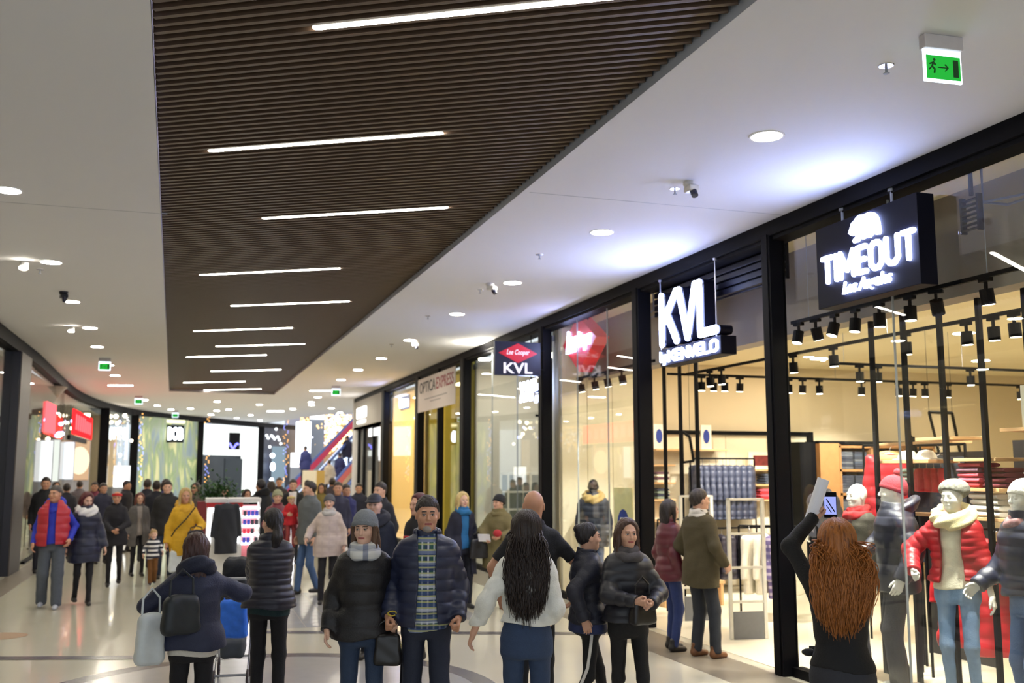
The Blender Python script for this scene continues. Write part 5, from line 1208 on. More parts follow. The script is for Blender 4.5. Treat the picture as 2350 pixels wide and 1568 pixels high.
# woman with a stroller, woman with hood at left
st = figure('woman from behind in a dark striped padded jacket pushing a stroller', atD(622, 8.6), 1.67, away=True, sex='f', near=True, hair=('pony', 'black', (28, 22, 26)), turn=-.12,
    top=(puffer((30, 30, 46)), .90, .034, .055, .02), top2=(cloth((16, 46, 50)), .84), legs=(cloth((16, 15, 20)), .01), arms=((.20, -.40, 1.06), (-.06, -.42, 1.06)), poles=((1, .5, -.3), (-1.2, .7, -.2)), hands=('grip', 'grip'), look=(.7, 0), belly=.02)
lw = figure('woman from behind at left with auburn-brown hair and navy hooded jacket', atD(450, 7.0), 1.56, away=True, sex='f', near=True, hair=('long', 'darkauburn', (62, 32, 26)), turn=.1,
    top=(cloth((28, 34, 62), .6), .90, .045, 0, .03), top2=(cloth((206, 200, 190)), .85), legs=(cloth((16, 14, 20)), .006), arms=((.16, -.24, 1.22), (-.22, -.28, 1.30)), poles=((1, .5, -.3), (-1, .5, -.3)), hood=cloth((24, 30, 54), .6), look=(-.2, .1), belly=.03)
x, y = atD(352, 6.8); bag('white plastic carrier bag hanging at the left of the hooded woman', (x, y, .72), .4, .2, .12, .34, M('plastic_white', (206, 212, 214), .4), .16, 'carrier_bag', .05)
x, y = atD(420, 6.72); bag('dark shoulder bag on the back of the hooded woman at left', (x, y, .93), .5, .28, .12, .26, M('bag_dark', (24, 30, 36), .5), .16, 'shoulder_bag', .05)
# stroller
def stroller(loc, rz):
    r = thing('stroller', 'grey framed stroller with a blue bag and dark basket between two women', 'stroller', loc, rz); GM = M('frame_silver', (176, 178, 184), .3, metal=.7)
    b = MB()
    for s_ in (-1, 1):
        b.tube([(s_*.2, -.3, .2), (s_*.21, .0, .4), (s_*.2, .42, .98), (s_*.17, .5, 1.02)], .013, 7); b.tube([(s_*.21, .0, .4), (s_*.2, .34, .13)], .013, 7)
    b.tube([(-.2, -.3, .2), (.2, -.3, .2)], .012, 7); b.tube([(-.2, .34, .14), (.2, .34, .14)], .012, 7); b.tube([(-.17, .5, 1.02), (.17, .5, 1.02)], .016, 8); b.build('frame', GM, r)
    for s_ in (-1, 1):
        for yy in (-.3, .36):
            b = MB(); n = 20; b.tube([(s_*.2, yy+.085*math.cos(R(a)), .1+.085*math.sin(R(a))) for a in range(0, 361, 18)], .014, 6); w_ = b.build('wheel', M('tyre', (52, 40, 44), .6), r)
            b = MB(); b.cyl((s_*.2-.02, yy, .1), (s_*.2+.02, yy, .1), .02); b.tube([(s_*.2, yy-.08, .1), (s_*.2, yy+.08, .1)], .006, 5); b.tube([(s_*.2, yy, .02), (s_*.2, yy, .18)], .006, 5); b.build('hub', GM, w_)
    def rb(w0, y0, y1, z0, z1, sh, mt, nm):
        cx, cy, cz = 0, (y0+y1)/2, (z0+z1)/2
        def f(X, Y, Z):
            qx, qy, qz = np.abs(X)-w0/2+sh, np.abs(Y-cy)-(y1-y0)/2+sh, np.abs(Z-cz)-(z1-z0)/2+sh
            return np.sqrt(np.maximum(qx, 0)**2+np.maximum(qy, 0)**2+np.maximum(qz, 0)**2)-sh+.006*np.sin(X*37+Z*30)*np.sin(Y*29+Z*25)+np.minimum(np.maximum(np.maximum(qx, qy), qz), 0)
        V, Fc = snet(f, (-w0/2-.03, y0-.03, z0-.03), (w0/2+.03, y1+.03, z1+.03), .014); mat_faces([(V, Fc, 0)], [mt], nm, r, 1)
    rb(.30, -.22, .26, .27, .44, .04, M('basket_dark', (70, 74, 80), .8), 'basket'); rb(.36, -.2, .12, .5, .98, .08, cloth((24, 26, 34)), 'seat')
    rb(.34, -.3, .1, .96, 1.16, .08, cloth((20, 22, 30)), 'canopy'); return r
x, y = atD(545, 9.75); so = stroller((x, y, 0), st.rotation_euler.z+.1); so.scale = (.74, 1, 1)
x, y = atD(541, 9.25); bag('bright blue bag hanging on the back of the stroller', (x, y, .5), -.3, .28, .1, .34, M('bag_blue', (40, 112, 226), .5, var=.3), .06, 'carrier_bag', .04)
# two girls walking
figure('girl with a black hair bun in a navy padded jacket walking right, white-striped leggings', atD(1350, 8.0), 1.58, turn=1.9, sex='f', near=True, hair=('bun', 'black', (24, 20, 24)), top=(cloth((26, 28, 44), .55), .92, .03, .09, .01),
    legs=(cloth((20, 18, 22)), .0), arms=((.22, -.2, 1.0), (-.22, .12, .97)), feet=((.08, -.2, .08), (-.08, .24, .12)), skirt=(cloth((34, 44, 84)), .84))
b = MB(); b.tube([(-.150, .02, .84), (-.150, .04, .66), (-.132, .06, .5), (-.125, .13, .34), (-.118, .22, .16)], .013, 6); b.build('white_stripe', M('stripe_white', (214, 212, 210), .7), bpy.data.objects[[o.name for o in COL.objects if o.name.startswith('person')][-1]], smooth=True)
g2 = figure('girl with brown hair and grey scarf, black jacket, hands together, walking toward camera', atD(1440, 7.8), 1.62, turn=.35, sex='f', near=True, hair=('bob', 'brown2', (74, 50, 40)), top=(puffer((34, 34, 42)), .94, .032, .09, .01),
    legs=(cloth((16, 15, 18)), .0), arms=((.10, -.26, 1.10), (-.04, -.27, 1.12)), poles=((1, .4, -.6), (-1, .4, -.6)), feet=((.09, -.14, .08), (-.09, .22, .12)), scarf=cloth((78, 74, 76), .9), hands=('grip', 'grip'))
x, y = atD(1472, 7.62); bag('small black shoulder bag at the side of the girl with the grey scarf', (x, y, .86), .3, .24, .1, .2, LEATHER, .15)
# pair at the shop door
figure('man in an olive wool coat and brown shoes standing at the open shop door', (-.24, .89), 1.79, turn=2.35, sex='m', near=True, hair=('short', 'brown3', (50, 40, 34)), top=(cloth((74, 66, 44), .9), .74, .035, 0, .03), legs=((40, 44, 52), .018), shoes=(110, 70, 40),
    arms=((.22, -.12, .98), (-.25, -.10, .98)), poles=((.6, 1, 0), (-.6, 1, 0)), scarf=cloth((206, 200, 190)), look=(-.3, 0), feet=((.1, .0, .075), (-.12, -.06, .075)))
figure('person with dark curly hair in a maroon jacket and blue jeans at the shop door', (-.36, 1.38), 1.66, turn=2.1, sex='f', hair=('bob', 'black2', (34, 26, 26)), top=(puffer((88, 28, 40)), .82, .03, .1, .02), legs=((38, 54, 104), .01))
# ---------- middle ground
figure('blonde woman in a navy coat over a blue roll-neck sweater', (-1.69, 5.49), 1.67, turn=.45, sex='f', skin='c', near=True, hair=('bob', 'blonde', (206, 180, 120)), top=(cloth((32, 34, 52)), .50, .03, 0, .04), open_=(.06, .09, 0), top2=(cloth((36, 106, 158)), .9), legs=((26, 28, 40), 0), scarf=cloth((36, 106, 158)), arms=((.24, -.12, 1.02), (-.24, 0, .9)))
x, y = atD(1098, 14.9); bag('black handbag held by the blonde woman in the navy coat', (x, y, .72), 0, .3, .14, .28, LEATHER, .1)
pw = figure('woman in an olive poncho coat and black knitted hat by the white shelf rack', (-1.18, 5.33), 1.63, turn=-.3, sex='f', hair=('short', 'dark', (40, 32, 28)), hat=('beanie', cloth((26, 26, 30))), top=(cloth((112, 102, 66)), .62, .055, 0, .05), legs=((70, 64, 54), 0), arms=((.12, -.3, 1.12), (-.12, -.3, 1.08)), poles=((1, .3, -.5), (-1, .3, -.5)), look=(-.5, 0), scarf=cloth((112, 102, 66)))
o = held(pw, 'paper_sheet', 'small white paper held by the woman in the olive poncho', 'paper', (-.10, -.38, 1.03), (.5, 0, 0)); MB().box(-.09, .09, -.003, .003, -.06, .06).build('sheet', M('paper_white', (236, 236, 244), .7, var=.02), o)
o = held(pw, 'red_pouch', 'small red pouch held by the woman in the olive poncho', 'pouch', (.10, -.38, 1.1)); MB().sphere((0, 0, 0), .06, 10, 8, (1.1, .6, .9)).build('pouch', RED, o, smooth=True)
figure('person with burgundy hair in a black coat behind the man in the navy jacket', (-3.19, 1.77), 1.74, turn=-.9, sex='f', hair=('bob', 'burgundy', (78, 26, 36)), top=(cloth((24, 22, 28)), .6, .04, 0, .03), look=(.0, 0))
figure('older man in a dark cap and navy coat', (-3.65, 1.92), 1.74, turn=-.25, sex='m', skin='c', hair=('short', 'grey', (130, 126, 124)), hat=('cap', cloth((26, 28, 44))), top=(cloth((30, 36, 54)), .75, .035, 0, .02), fur=cloth((26, 30, 46)))
figure('dark-haired man in a black jacket behind the man with the cap', (-2.86, 5.87), 1.82, turn=-.7, sex='m', hair=('short', 'dark', (40, 32, 28)), top=(cloth((28, 28, 38)), .8, .03, 0, .0))
figure('woman in a pale knitted coat, grey knitted hat and black trousers', (-3.51, 6.6), 1.62, turn=-.1, sex='f', near=True, skin='c', hair=('short', 'grey', (130, 126, 124)), hat=('beanie', cloth((86, 86, 92), .9)), top=(plaid_mat('pale_knit', (200, 184, 176), [(2, 60, (186, 168, 162), 0), (0, 60, (190, 174, 168), 0)]), .76, .045, 0, .04), legs=((24, 22, 28), .01),
    arms=((.26, -.05, .93), (-.34, -.14, 1.04)), belly=.03, feet=((.1, .1, .1), (-.1, -.08, .075)), scarf=cloth((180, 176, 174)))
figure('man in a grey jacket and blue jeans looking left behind the pale coat', (-3.68, 7.78), 1.81, turn=-.9, sex='m', hair=('short', 'dark', (40, 32, 28)), top=(cloth((92, 96, 98)), .78, .04, 0, .0), legs=((70, 96, 136), .01), look=(-.4, 0), feet=((.1, .12, .1), (-.1, -.12, .075)))
mc = figure('woman in a maroon jacket and patterned cap carrying a small child', (-4.14, 8.39), 1.66, turn=.1, sex='f', hair=('short', 'dark', (40, 32, 28)), hat=('beanie', cloth((150, 150, 120), .9)), top=(puffer((112, 28, 48)), .85, .035, .1, .0), legs=((26, 26, 36), .0), arms=((.30, -.22, 1.05), (-.02, -.28, 1.1)), poles=((1, .3, -.5), (-1, .3, -.5)))
x, y = atD(668, 16.7); figure('small child in a red coat carried by the woman in maroon', (x, y), .85, turn=.4, sex='f', headk=1.45, base=.72, hair=('short', 'lightbrown', (130, 100, 70)), hat=('band', cloth((190, 170, 110))), top=(cloth((196, 36, 44)), .8, .05, 0, .04), legs=((150, 60, 60), .02), arms=((.2, -.2, 1.1), (-.2, -.2, 1.15)))
figure('man in a white shirt and dark open jacket behind the woman in maroon', atD(672, 22), 1.80, sex='m', hair=('short', 'brown', (42, 34, 30)), top=(cloth((28, 26, 30)), .8, .03, 0, 0), open_=(.07, .09, 0), top2=(cloth((214, 206, 204)), .85))
figure('reddish-faced man in a dark navy sweater behind the pale coat', (-2.89, 10.08), 1.78, sex='m', skin='b', hair=('short', 'brown3', (50, 40, 34)), top=(cloth((44, 44, 66)), .8, .02, 0, 0))
figure('man in a royal navy jacket looking right beside the grey end wall', (-2.7, 10.3), 1.73, turn=.5, sex='m', skin='b', hair=('short', 'dark', (40, 32, 28)), top=(cloth((34, 38, 92)), .8, .035, 0, 0))
yw = figure('blonde woman in a bright yellow hooded jacket with a dark bag strap', (-5.62, 7.81), 1.71, turn=.15, sex='f', near=True, skin='b', hair=('bob', 'blonde2', (190, 160, 104)), top=(cloth((206, 158, 26), .7), .70, .03, 0, .02), legs=((30, 26, 34), .01), arms=((.14, -.26, 1.08), (-.27, -.02, .9)), poles=((1, .4, -.6), (-.5, 1, 0)), hood=cloth((196, 148, 24), .7))
b = MB(); b.tube([(.13, -.15, 1.42), (.0, -.20, 1.25), (-.16, -.19, 1.08), (-.2, -.1, .98)], .011, 6); b.build('bag_strap', LEATHER, yw)
x, y = atD(452, 15.75); bag('dark cloth bag held before the yellow jacket', (x, y, .62), .2, .3, .14, .46, cloth((36, 30, 38)), .06, shape=.06)
x, y = atD(410, 15.9); bag('white plastic bag hanging at the left of the yellow jacket', (x, y, .42), .2, .26, .12, .34, M('plastic_white', (206, 212, 214), .4), .2, 'carrier_bag', .05)
figure('dark-haired man in a black jacket behind the yellow jacket', (-5.95, 11.04), 1.80, sex='m', hair=('short', 'dark', (40, 32, 28)), top=(cloth((30, 28, 30)), .78, .035, 0, 0), legs=((40, 48, 66), .01))
figure('man in a red padded vest over a blue hooded sweater and grey trousers', (-7.46, 7.32), 1.77, turn=-.15, sex='m', skin='b', near=True, hair=('short', 'greydark', (76, 70, 68)), top=(cloth((34, 48, 176), .7), .92, .018, 0, 0), vest=(puffer((178, 40, 54)), .90, .045, .12), legs=((78, 84, 94), .03), shoes=(170, 174, 186),
    arms=((.24, -.06, .98), (-.25, -.04, .93)), poles=((.6, 1, 0), (-.3, 1, 0)), hood=cloth((30, 44, 170), .7), look=(-.4, 0), feet=((.11, -.12, .075), (-.12, .08, .09)), belly=.03)
figure('woman in a navy coat with a big white fur collar and burgundy hair', (-7.04, 7.58), 1.66, turn=.1, sex='f', skin='c', near=True, hair=('bob', 'burgundy2', (84, 30, 36)), top=(puffer((28, 32, 56)), .66, .045, .13, .03), legs=((22, 20, 26), .0), fur=M('fur_white', (226, 224, 224), .95, bump=.8, scale=40), look=(.3, .3), arms=((.29, -.05, .9), (-.27, .03, .9)), feet=((.08, -.12, .075), (-.1, .14, .1)))
x, y = atD(207, 16.0); bag('black handbag on the arm of the woman with the white fur collar', (x, y, .95), 0, .3, .14, .26, LEATHER, .2)
figure('woman in a black coat with a red headband, hands clasped', (-6.77, 10.07), 1.63, sex='f', skin='b', hair=('short', 'dark', (40, 32, 28)), hat=('band', cloth((190, 40, 40))), top=(cloth((28, 26, 34)), .74, .035, 0, .02), legs=((20, 18, 24), .0), arms=((.05, -.25, 1.05), (-.05, -.26, 1.03)), poles=((1, .3, -.6), (-1, .3, -.6)), feet=((.1, .1, .1), (-.09, -.08, .075)))
figure('woman in an open grey wool coat with auburn hair and black boots', (-6.46, 11.72), 1.56, turn=.2, sex='f', hair=('bob', 'auburn2', (96, 44, 34)), top=(cloth((96, 92, 92), .95), .64, .04, 0, .04), open_=(.05, .07, 0), top2=(cloth((150, 140, 136)), .85), legs=((22, 20, 26), .0))
sm = M('kid_stripes', (222, 220, 218), .85); nt = sm.node_tree; tc = nt.nodes.new('ShaderNodeTexCoord'); sp = nt.nodes.new('ShaderNodeSeparateXYZ'); nt.links.new(tc.outputs['Object'], sp.inputs[0])
m1 = nt.nodes.new('ShaderNodeMath'); m1.operation = 'MULTIPLY'; m1.inputs[1].default_value = 82; nt.links.new(sp.outputs[2], m1.inputs[0]); m2 = nt.nodes.new('ShaderNodeMath'); m2.operation = 'SINE'; nt.links.new(m1.outputs[0], m2.inputs[0])
m3 = nt.nodes.new('ShaderNodeMath'); m3.operation = 'GREATER_THAN'; m3.inputs[1].default_value = 0; nt.links.new(m2.outputs[0], m3.inputs[0])
mx = nt.nodes.new('ShaderNodeMix'); mx.data_type = 'RGBA'; mx.inputs[6].default_value = (*lin((226, 224, 222)), 1); mx.inputs[7].default_value = (*lin((34, 36, 52)), 1); nt.links.new(m3.outputs[0], mx.inputs[0]); nt.links.new(mx.outputs[2], nt.nodes['Principled BSDF'].inputs['Base Color'])
figure('small child in a black and white striped sweater and brown trousers', (-6.13, 10.07), .93, turn=.1, sex='f', skin='c', near=True, headk=1.4, hair=('short', 'fair', (170, 140, 96)), top=(sm, .86, .03, 0, .02), legs=((112, 72, 30), .025), shoes=(30, 34, 60), arms=((.30, .02, 1.08), (-.30, -.04, 1.0)), feet=((.08, .1, .1), (-.06, -.04, .075)))
# ---------- far crowd
farp = [(103, 20, 1.86, 'm', (20, 20, 24), 'dark', (40, 32, 28), 0, 0, 'tall dark-haired man in black near the pillar'), (152, 23, 1.7, 'm', (36, 34, 44), 'dark', (40, 32, 28), 0, 1, 'dark-clothed person seen from behind left of the glowing poster'),
        (216, 24, 1.72, 'm', (110, 40, 60), 'brown3', (50, 40, 34), 0, 0, 'man in a maroon sweater in the left crowd'), (236, 22, 1.72, 'm', (40, 40, 60), 'brown3', (50, 40, 34), .3, 0, 'man in a dark blue jacket before the lettered board'),
        (290, 25, 1.74, 'm', (30, 28, 38), 'black', (28, 22, 26), 1, 0, 'dark-haired person in black looking right before the mural'), (337, 22.5, 1.80, 'm', (34, 30, 42), 'brown3', (50, 40, 34), 0, 1, 'broad person in dark grey seen from behind before the mural'),
        (358, 21, 1.78, 'm', (26, 26, 36), 'dark', (40, 32, 28), 0, 1, 'person in a black jacket and blue jeans from behind before the mural'), (380, 24, 1.78, 'f', (60, 60, 110), 'black', (28, 22, 26), .5, 0, 'woman in a violet blue coat before the mural'),
        (448, 22, 1.72, 'f', (90, 76, 70), 'brown3', (50, 40, 34), -.5, 0, 'woman in a brown coat behind the yellow jacket near the plant'), (516, 20.8, 1.66, 'm', (30, 28, 34), 'dark', (40, 32, 28), 0, 0, 'seller in black standing behind the white kiosk'),
        (566, 21, 1.60, 'f', (60, 50, 52), 'dark', (40, 32, 28), .4, 0, 'short woman in brown behind the right of the kiosk'), (597, 19.5, 1.82, 'm', (22, 22, 26), 'black', (28, 22, 26), .6, 1, 'tall hooded person in black beside the kiosk'),
        (622, 24, 1.74, 'f', (50, 56, 96), 'brown3', (50, 40, 34), 0, 1, 'woman in a blue jacket before the dark far shop'), (640, 27, 1.80, 'm', (46, 40, 44), 'brown3', (50, 40, 34), 0, 0, 'man in dark grey at the foot of the escalator'),
        (705, 26, 1.74, 'm', (70, 66, 50), 'brown3', (50, 40, 34), .2, 0, 'man in a khaki jacket before the cream pedestal'), (738, 24, 1.68, 'f', (120, 104, 50), 'brown3', (50, 40, 34), -.2, 0, 'woman in an ochre jacket in the crowd before the escalators'),
        (762, 26, 1.80, 'm', (60, 50, 56), 'dark', (40, 32, 28), 0, 1, 'man in brownish grey from behind before the escalators'), (823, 23, 1.7, 'm', (30, 32, 50), 'dark', (40, 32, 28), 0, 0, 'man in dark blue by the grey end wall'),
        (128, 26, 1.7, 'f', (60, 50, 60), 'brown3', (50, 40, 34), .3, 0, 'woman in mauve grey behind the man in the red vest'), (182, 27, 1.72, 'm', (90, 84, 90), 'dark', (40, 32, 28), 0, 1, 'person in grey from behind before the peach poster')]
for px, D, H, sx_, c_, hn, hc, tn, aw, lb in farp:
    figure(lb, atD(px, D), H, turn=tn, away=bool(aw), sex=sx_, skin='b', hair=('short' if sx_ == 'm' else 'bob', hn, hc), top=(cloth(c_), .76, .035, 0, .01), hood=cloth((22, 22, 26)) if px == 597 else None, legs=((60, 70, 100) if px == 358 else (34, 34, 44), .008))
# people on the escalators
def on_esc(px, py, y, lab, c_, H=1.75, away=True, hn='dark'):
    q = onY(px, py, y); figure(lab, (q[0], q[1]), H, away=away, turn=.4, base=q[2]-H, sex='m', hair=('short', hn, (40, 32, 28)), top=(cloth(c_), .7, .05, 0, .03), legs=((34, 34, 50), .01))
on_esc(701, 1024, 36.3, 'person in a long dark blue coat riding up the escalator', (36, 42, 96))
on_esc(756, 1056, 35.2, 'person in a beige jacket stepping onto the second escalator', (176, 160, 140))
on_esc(780, 1040, 37.0, 'person in navy on the second escalator', (36, 42, 86))
on_esc(797, 1000, 38.6, 'person in dark clothes high on the second escalator', (30, 28, 50))
# ---------- window figures
WHM = M('mannequin_white', SKINS['m'], .25, var=.01)
PB = .03
struct(MB().box(.24, .98, -8, -.25, .0065, PB).build('floor_window_stage', M('stage_pale', (232, 224, 200), .3)))
c0 = onX(1970, 1200, .75); figure('bald white mannequin with a red scarf and dark olive coat', (.75, c0[1]), 1.84, turn=-.9, sex='f', mann=True, cat='mannequin', hair=None, base=PB, near=True, top=(cloth((58, 54, 44)), .85, .04, 0, .02), open_=(.05, .06, 0), top2=(plaid_mat('floral', (96, 84, 92), [(2, 90, (190, 170, 180), 0), (0, 77, (130, 90, 100), 1)]), .8), scarf=cloth((176, 34, 40)), legs=((60, 70, 96), .0), look=(.0, 0), shoes=WHM)
c0 = onX(2052, 1200, .6); figure('white mannequin in profile with a red bobble hat, black padded coat and trousers', (.6, c0[1]), 1.9, turn=-1.35, sex='m', mann=True, cat='mannequin', hair=None, base=PB, near=True, hat=('bobble', cloth((150, 50, 62), .95)), top=(puffer((40, 42, 56)), .80, .05, .13, 0), legs=(cloth((52, 52, 58)), .03), hood=puffer((40, 42, 56)), arms=((.27, -.02, .93), (-.24, -.24, 1.08)), poles=((.5, 1, 0), (-1, .6, 0)))
c0 = onX(2188, 1200, .6); figure('white mannequin in a black and white beret, open red padded jacket, white sweater and jeans', (.6, c0[1]), 1.87, turn=-.25, sex='f', mann=True, cat='mannequin', hair=None, base=PB, near=True, hat=('beret', M('beret_knit', (120, 120, 112), .9, var=.9, scale=90)), top=(puffer((170, 36, 44)), .98, .04, .06, .02), open_=(.075, .095, 0), top2=(cloth((236, 230, 206)), .92),
    legs=(cloth((122, 150, 186)), .0), fur=M('fur_cream', (226, 214, 168), .95, bump=.8, scale=40), arms=((.27, -.04, .84), (-.27, -.20, 1.06)), poles=((.5, 1, 0), (-1.2, .9, 0)), shoes=WHM, hands=('relax', 'grip'), look=(-.25, .05), feet=((.12, -.03, .075), (-.08, .02, .075)))
c0 = onX(2352, 1200, .55); figure('white mannequin at the right edge in a navy padded jacket and jeans', (.55, c0[1]), 1.88, turn=-.9, sex='m', mann=True, cat='mannequin', hair=None, base=PB, near=True, hat=('beanie', cloth((240, 238, 230))), top=(puffer((34, 40, 66)), .95, .045, .1, 0), legs=(cloth((90, 116, 160)), .01), scarf=M('scarf_stripe', (150, 110, 112), .9, var=.8, scale=30), arms=((.27, -.05, .9), (-.26, -.22, 1.0)))
c0 = onX(1362, 1200, .6); figure('glossy black mannequin in a dark quilted coat with a red scarf and pale fur hood', (.6, c0[1]), 1.86, turn=-.1, sex='m', mann=True, cat='mannequin', hair=None, base=.006, near=True, bodymat=M('mannequin_black', (24, 24, 28), .12), top=(puffer((36, 42, 58)), .74, .045, .09, .01), scarf=cloth((190, 40, 44)), fur=M('fur_tan', (176, 150, 96), .95, bump=.8, scale=40), legs=(cloth((60, 76, 110)), .01), shoes=MATS['mannequin_black'] if 'mannequin_black' in MATS else (24, 24, 28))
c0 = onX(912, 1190, 1.0); figure('white mannequin with dark hair in the bright cream window', (1.0, 17.6), 1.78, turn=-.4, sex='f', mann=True, cat='mannequin', hair=('bob', 'dark', (40, 32, 28)), base=.006, top=(cloth((226, 220, 206)), .8, .02, 0, .03), legs=((200, 190, 170), .0))
c0 = onY(1825, 1090, 5.6); figure('headless display figure in a grey padded jacket beside the cubby shelf', (c0[0]+.1, 5.0), 1.92, turn=-.4, sex='m', mann=True, headless=True, cat='mannequin', hair=None, base=.006, top=(puffer((74, 76, 92)), .85, .05, .12, 0), legs=((40, 42, 54), .01))

# ------------------------------------------------------------------ hanging clothes
def coat_proto(name, label, group, mat, ln=.85, per=.1, thick=.09, wd=.2, furm=None):
    r = thing(name, label, 'coat', (0, 0, 0), 0, group)
    def f(X, Y, Z):
        w_ = np.interp(Z, [-ln, -.4, -.12, -.04, 0], [wd*1.15, wd, wd, wd*.8, .05]); dd = np.interp(Z, [-ln, -.1, 0], [thick, thick*.9, .03])
        d = (np.sqrt((X/w_)**2+(Y/dd)**2)-1)*np.minimum(w_, dd)
        if per: d = d-.008*np.abs(np.sin(np.pi*Z/per))**.7
        for s_ in (-1, 1):
            a = cone(X, Y, Z, (s_*wd*.9, 0, -.07), (s_*(wd+.07), 0, -.62), .055, .042)[0]
            if per: a = a-.007*np.abs(np.sin(np.pi*Z/per))**.7
            d = smin(d, np.maximum(a, -.6-Z), .03)
        d = d+.004*np.sin(X*30+Z*13)
        return np.maximum(np.maximum(d, -ln-Z), Z+.01)
    V, Fc = snet(f, (-wd-.2, -.2, -ln-.03), (wd+.2, .2, .04), .014); mat_faces([(V, Fc, 0)], [mat], 'coat_body', r, 1)
    b = MB(); b.tube([(-wd*.8, 0, -.05), (0, 0, .0), (wd*.8, 0, -.05)], .008, 5); b.tube([(0, 0, 0), (0, 0, .05), (.02, 0, .08), (0, 0, .1), (-.02, 0, .085)], .004, 5); b.build('hanger', CHROME, r)
    if furm:
        b = MB(); b.tube([(.12*math.cos(R(a)), .08*math.sin(R(a)), -.04+.03*math.sin(R(a))) for a in range(0, 361, 24)], .045, 8); b.build('fur_trim', furm, r, smooth=True)
    return r
def rail(p, q, lab, legs=True):
    p, q = Vector(p), Vector(q); r = thing('clothes_rail', lab, 'clothes rail', (p.x, p.y, 0)); d = q-p; b = MB(); b.cyl((0, 0, p.z), (d.x, d.y, p.z), .014, n=8)
    for t in ((0, 0), (d.x, d.y)): b.cyl((t[0], t[1], .006), (t[0], t[1], p.z), .014, n=8)
    b.build('rail', BLACK, r); return r
rail((2.45, 6.15, 2.2), (3.68, 6.15, 2.2), 'black clothes rail carrying the row of navy padded coats')
c0 = coat_proto('hanging_coat', 'navy padded coat on the long rail, first from the left', 'navy coats on the long rail', puffer((62, 68, 90)), .92, .11)
c0.location = (2.55, 6.15, 2.1); c0.rotation_euler = (0, 0, R(80))
for i in range(1, 9): dup(c0, (2.55+.13*i, 6.15, 2.1), R(80-3*i), 'navy padded coat on the long rail, %s from the left' % NTH[i])
rail((2.6, 5.9, 1.05), (4.4, 5.9, 1.05), 'low clothes rail with dark padded jackets behind the gates')
d1 = coat_proto('hanging_jacket', 'dark padded jacket on the low rail, first from the left', 'dark jackets on the low rail', puffer((44, 42, 56)), .72, .09)
d1.location = (2.7, 5.9, .95); d1.rotation_euler = (0, 0, R(70))
for i in range(1, 10): dup(d1, (2.7+.17*i, 5.9, .95), R(70-2*i), 'dark padded jacket on the low rail, %s from the left' % NTH[i])
rail((1.75, 6.0, 1.2), (2.4, 6.0, 1.2), 'short low clothes rail left of the navy coats')
e1 = coat_proto('hanging_jacket', 'dark olive garment on the short low rail, first from the left', 'garments on the short low rail', cloth((46, 44, 40)), .95, 0)
e1.location = (1.82, 6.0, 1.1); e1.rotation_euler = (0, 0, R(75))
for i in range(1, 5): dup(e1, (1.82+.12*i, 6.0, 1.1), R(75), 'dark olive garment on the short low rail, %s from the left' % NTH[i])
rail((1.6, 3.2, 1.25), (2.5, 2.7, 1.25), 'clothes rail with pale and checked shirts behind the olive coat')
s1 = coat_proto('hanging_shirt', 'cream shirt on the rail behind the olive coat, first from the left', 'cream shirts on the rail', cloth((226, 220, 204)), .8, 0, .06)
s1.location = (1.72, 3.13, 1.15); s1.rotation_euler = (0, 0, R(40))
dup(s1, (1.86, 3.06, 1.15), R(40), 'cream shirt on the rail behind the olive coat, second from the left')
s2 = coat_proto('hanging_shirt', 'violet checked shirt on the rail behind the olive coat, first', 'checked shirts on the rail', plaid_mat('violet_plaid', (96, 84, 130), [(2, 70, (180, 170, 190), 0), (0, 70, (50, 46, 90), 1)]), .85, 0, .06)
s2.location = (2.0, 2.98, 1.15); s2.rotation_euler = (0, 0, R(40))
dup(s2, (2.14, 2.9, 1.15), R(40), 'violet checked shirt on the rail behind the olive coat, second')
dup(s1, (2.28, 2.82, 1.15), R(40), 'cream shirt on the rail behind the olive coat, last to the right')
c2 = coat_proto('hanging_coat', 'red padded coat with tan fur trim hanging behind the red bobble hat', None, puffer((168, 34, 44)), 1.05, .13, .12, .24, M('fur_tan', (176, 150, 96), .95, bump=.8, scale=40))
q = onX(2043, 1050, 2.25); c2.location = (2.25, q[1], 2.2); c2.rotation_euler = (0, 0, R(-35)); q0 = q[1]
c3 = coat_proto('hanging_coat', 'long red padded coat hanging low behind the jeans of the beret mannequin', 'long red coats', puffer((190, 38, 46)), 1.0, .14, .12, .24)
q = onX(2215, 1300, 1.35); c3.location = (1.35, q[1], 1.38); c3.rotation_euler = (0, 0, R(-20)); y3 = q[1]
q = onX(2285, 1300, 1.35); dup(c3, (1.4, q[1], 1.36), R(-10), 'long red padded coat hanging low right of the beret mannequin')
rail((1.36, -2.6, 1.47), (1.36, -.75, 1.47), 'low clothes rail with the long red coats')
rail((2.26, q0-.5, 2.3), (2.26, q0+.5, 2.3), 'tall clothes rail with the red fur-trimmed coat')
c4 = coat_proto('knit_top', 'small red striped top hanging under the hat shelf, left one', 'red tops under the hat shelf', cloth((186, 44, 52)), .3, .05, .05, .1)
c4.location = (1.3, -.78, 2.03); c4.rotation_euler = (0, 0, R(60)); c4.scale = (.8, .8, .8)
for i in range(1, 4): dup(c4, (1.3, -.78-.1*i, 2.03), R(60), 'small red striped top hanging under the hat shelf, %s from the left' % NTH[i])
rail((1.62, -2.9, 2.0), (1.62, -1.6, 2.0), 'tall clothes rail with maroon garments behind the pink sweaters')
c5 = coat_proto('knit_top', 'maroon garment on the tall rail behind the pink sweaters, first from the left', 'maroon garments on the tall rail', cloth((78, 24, 36)), .7, 0, .06, .16)
c5.location = (1.62, -1.75, 1.9); c5.rotation_euler = (0, 0, R(8))
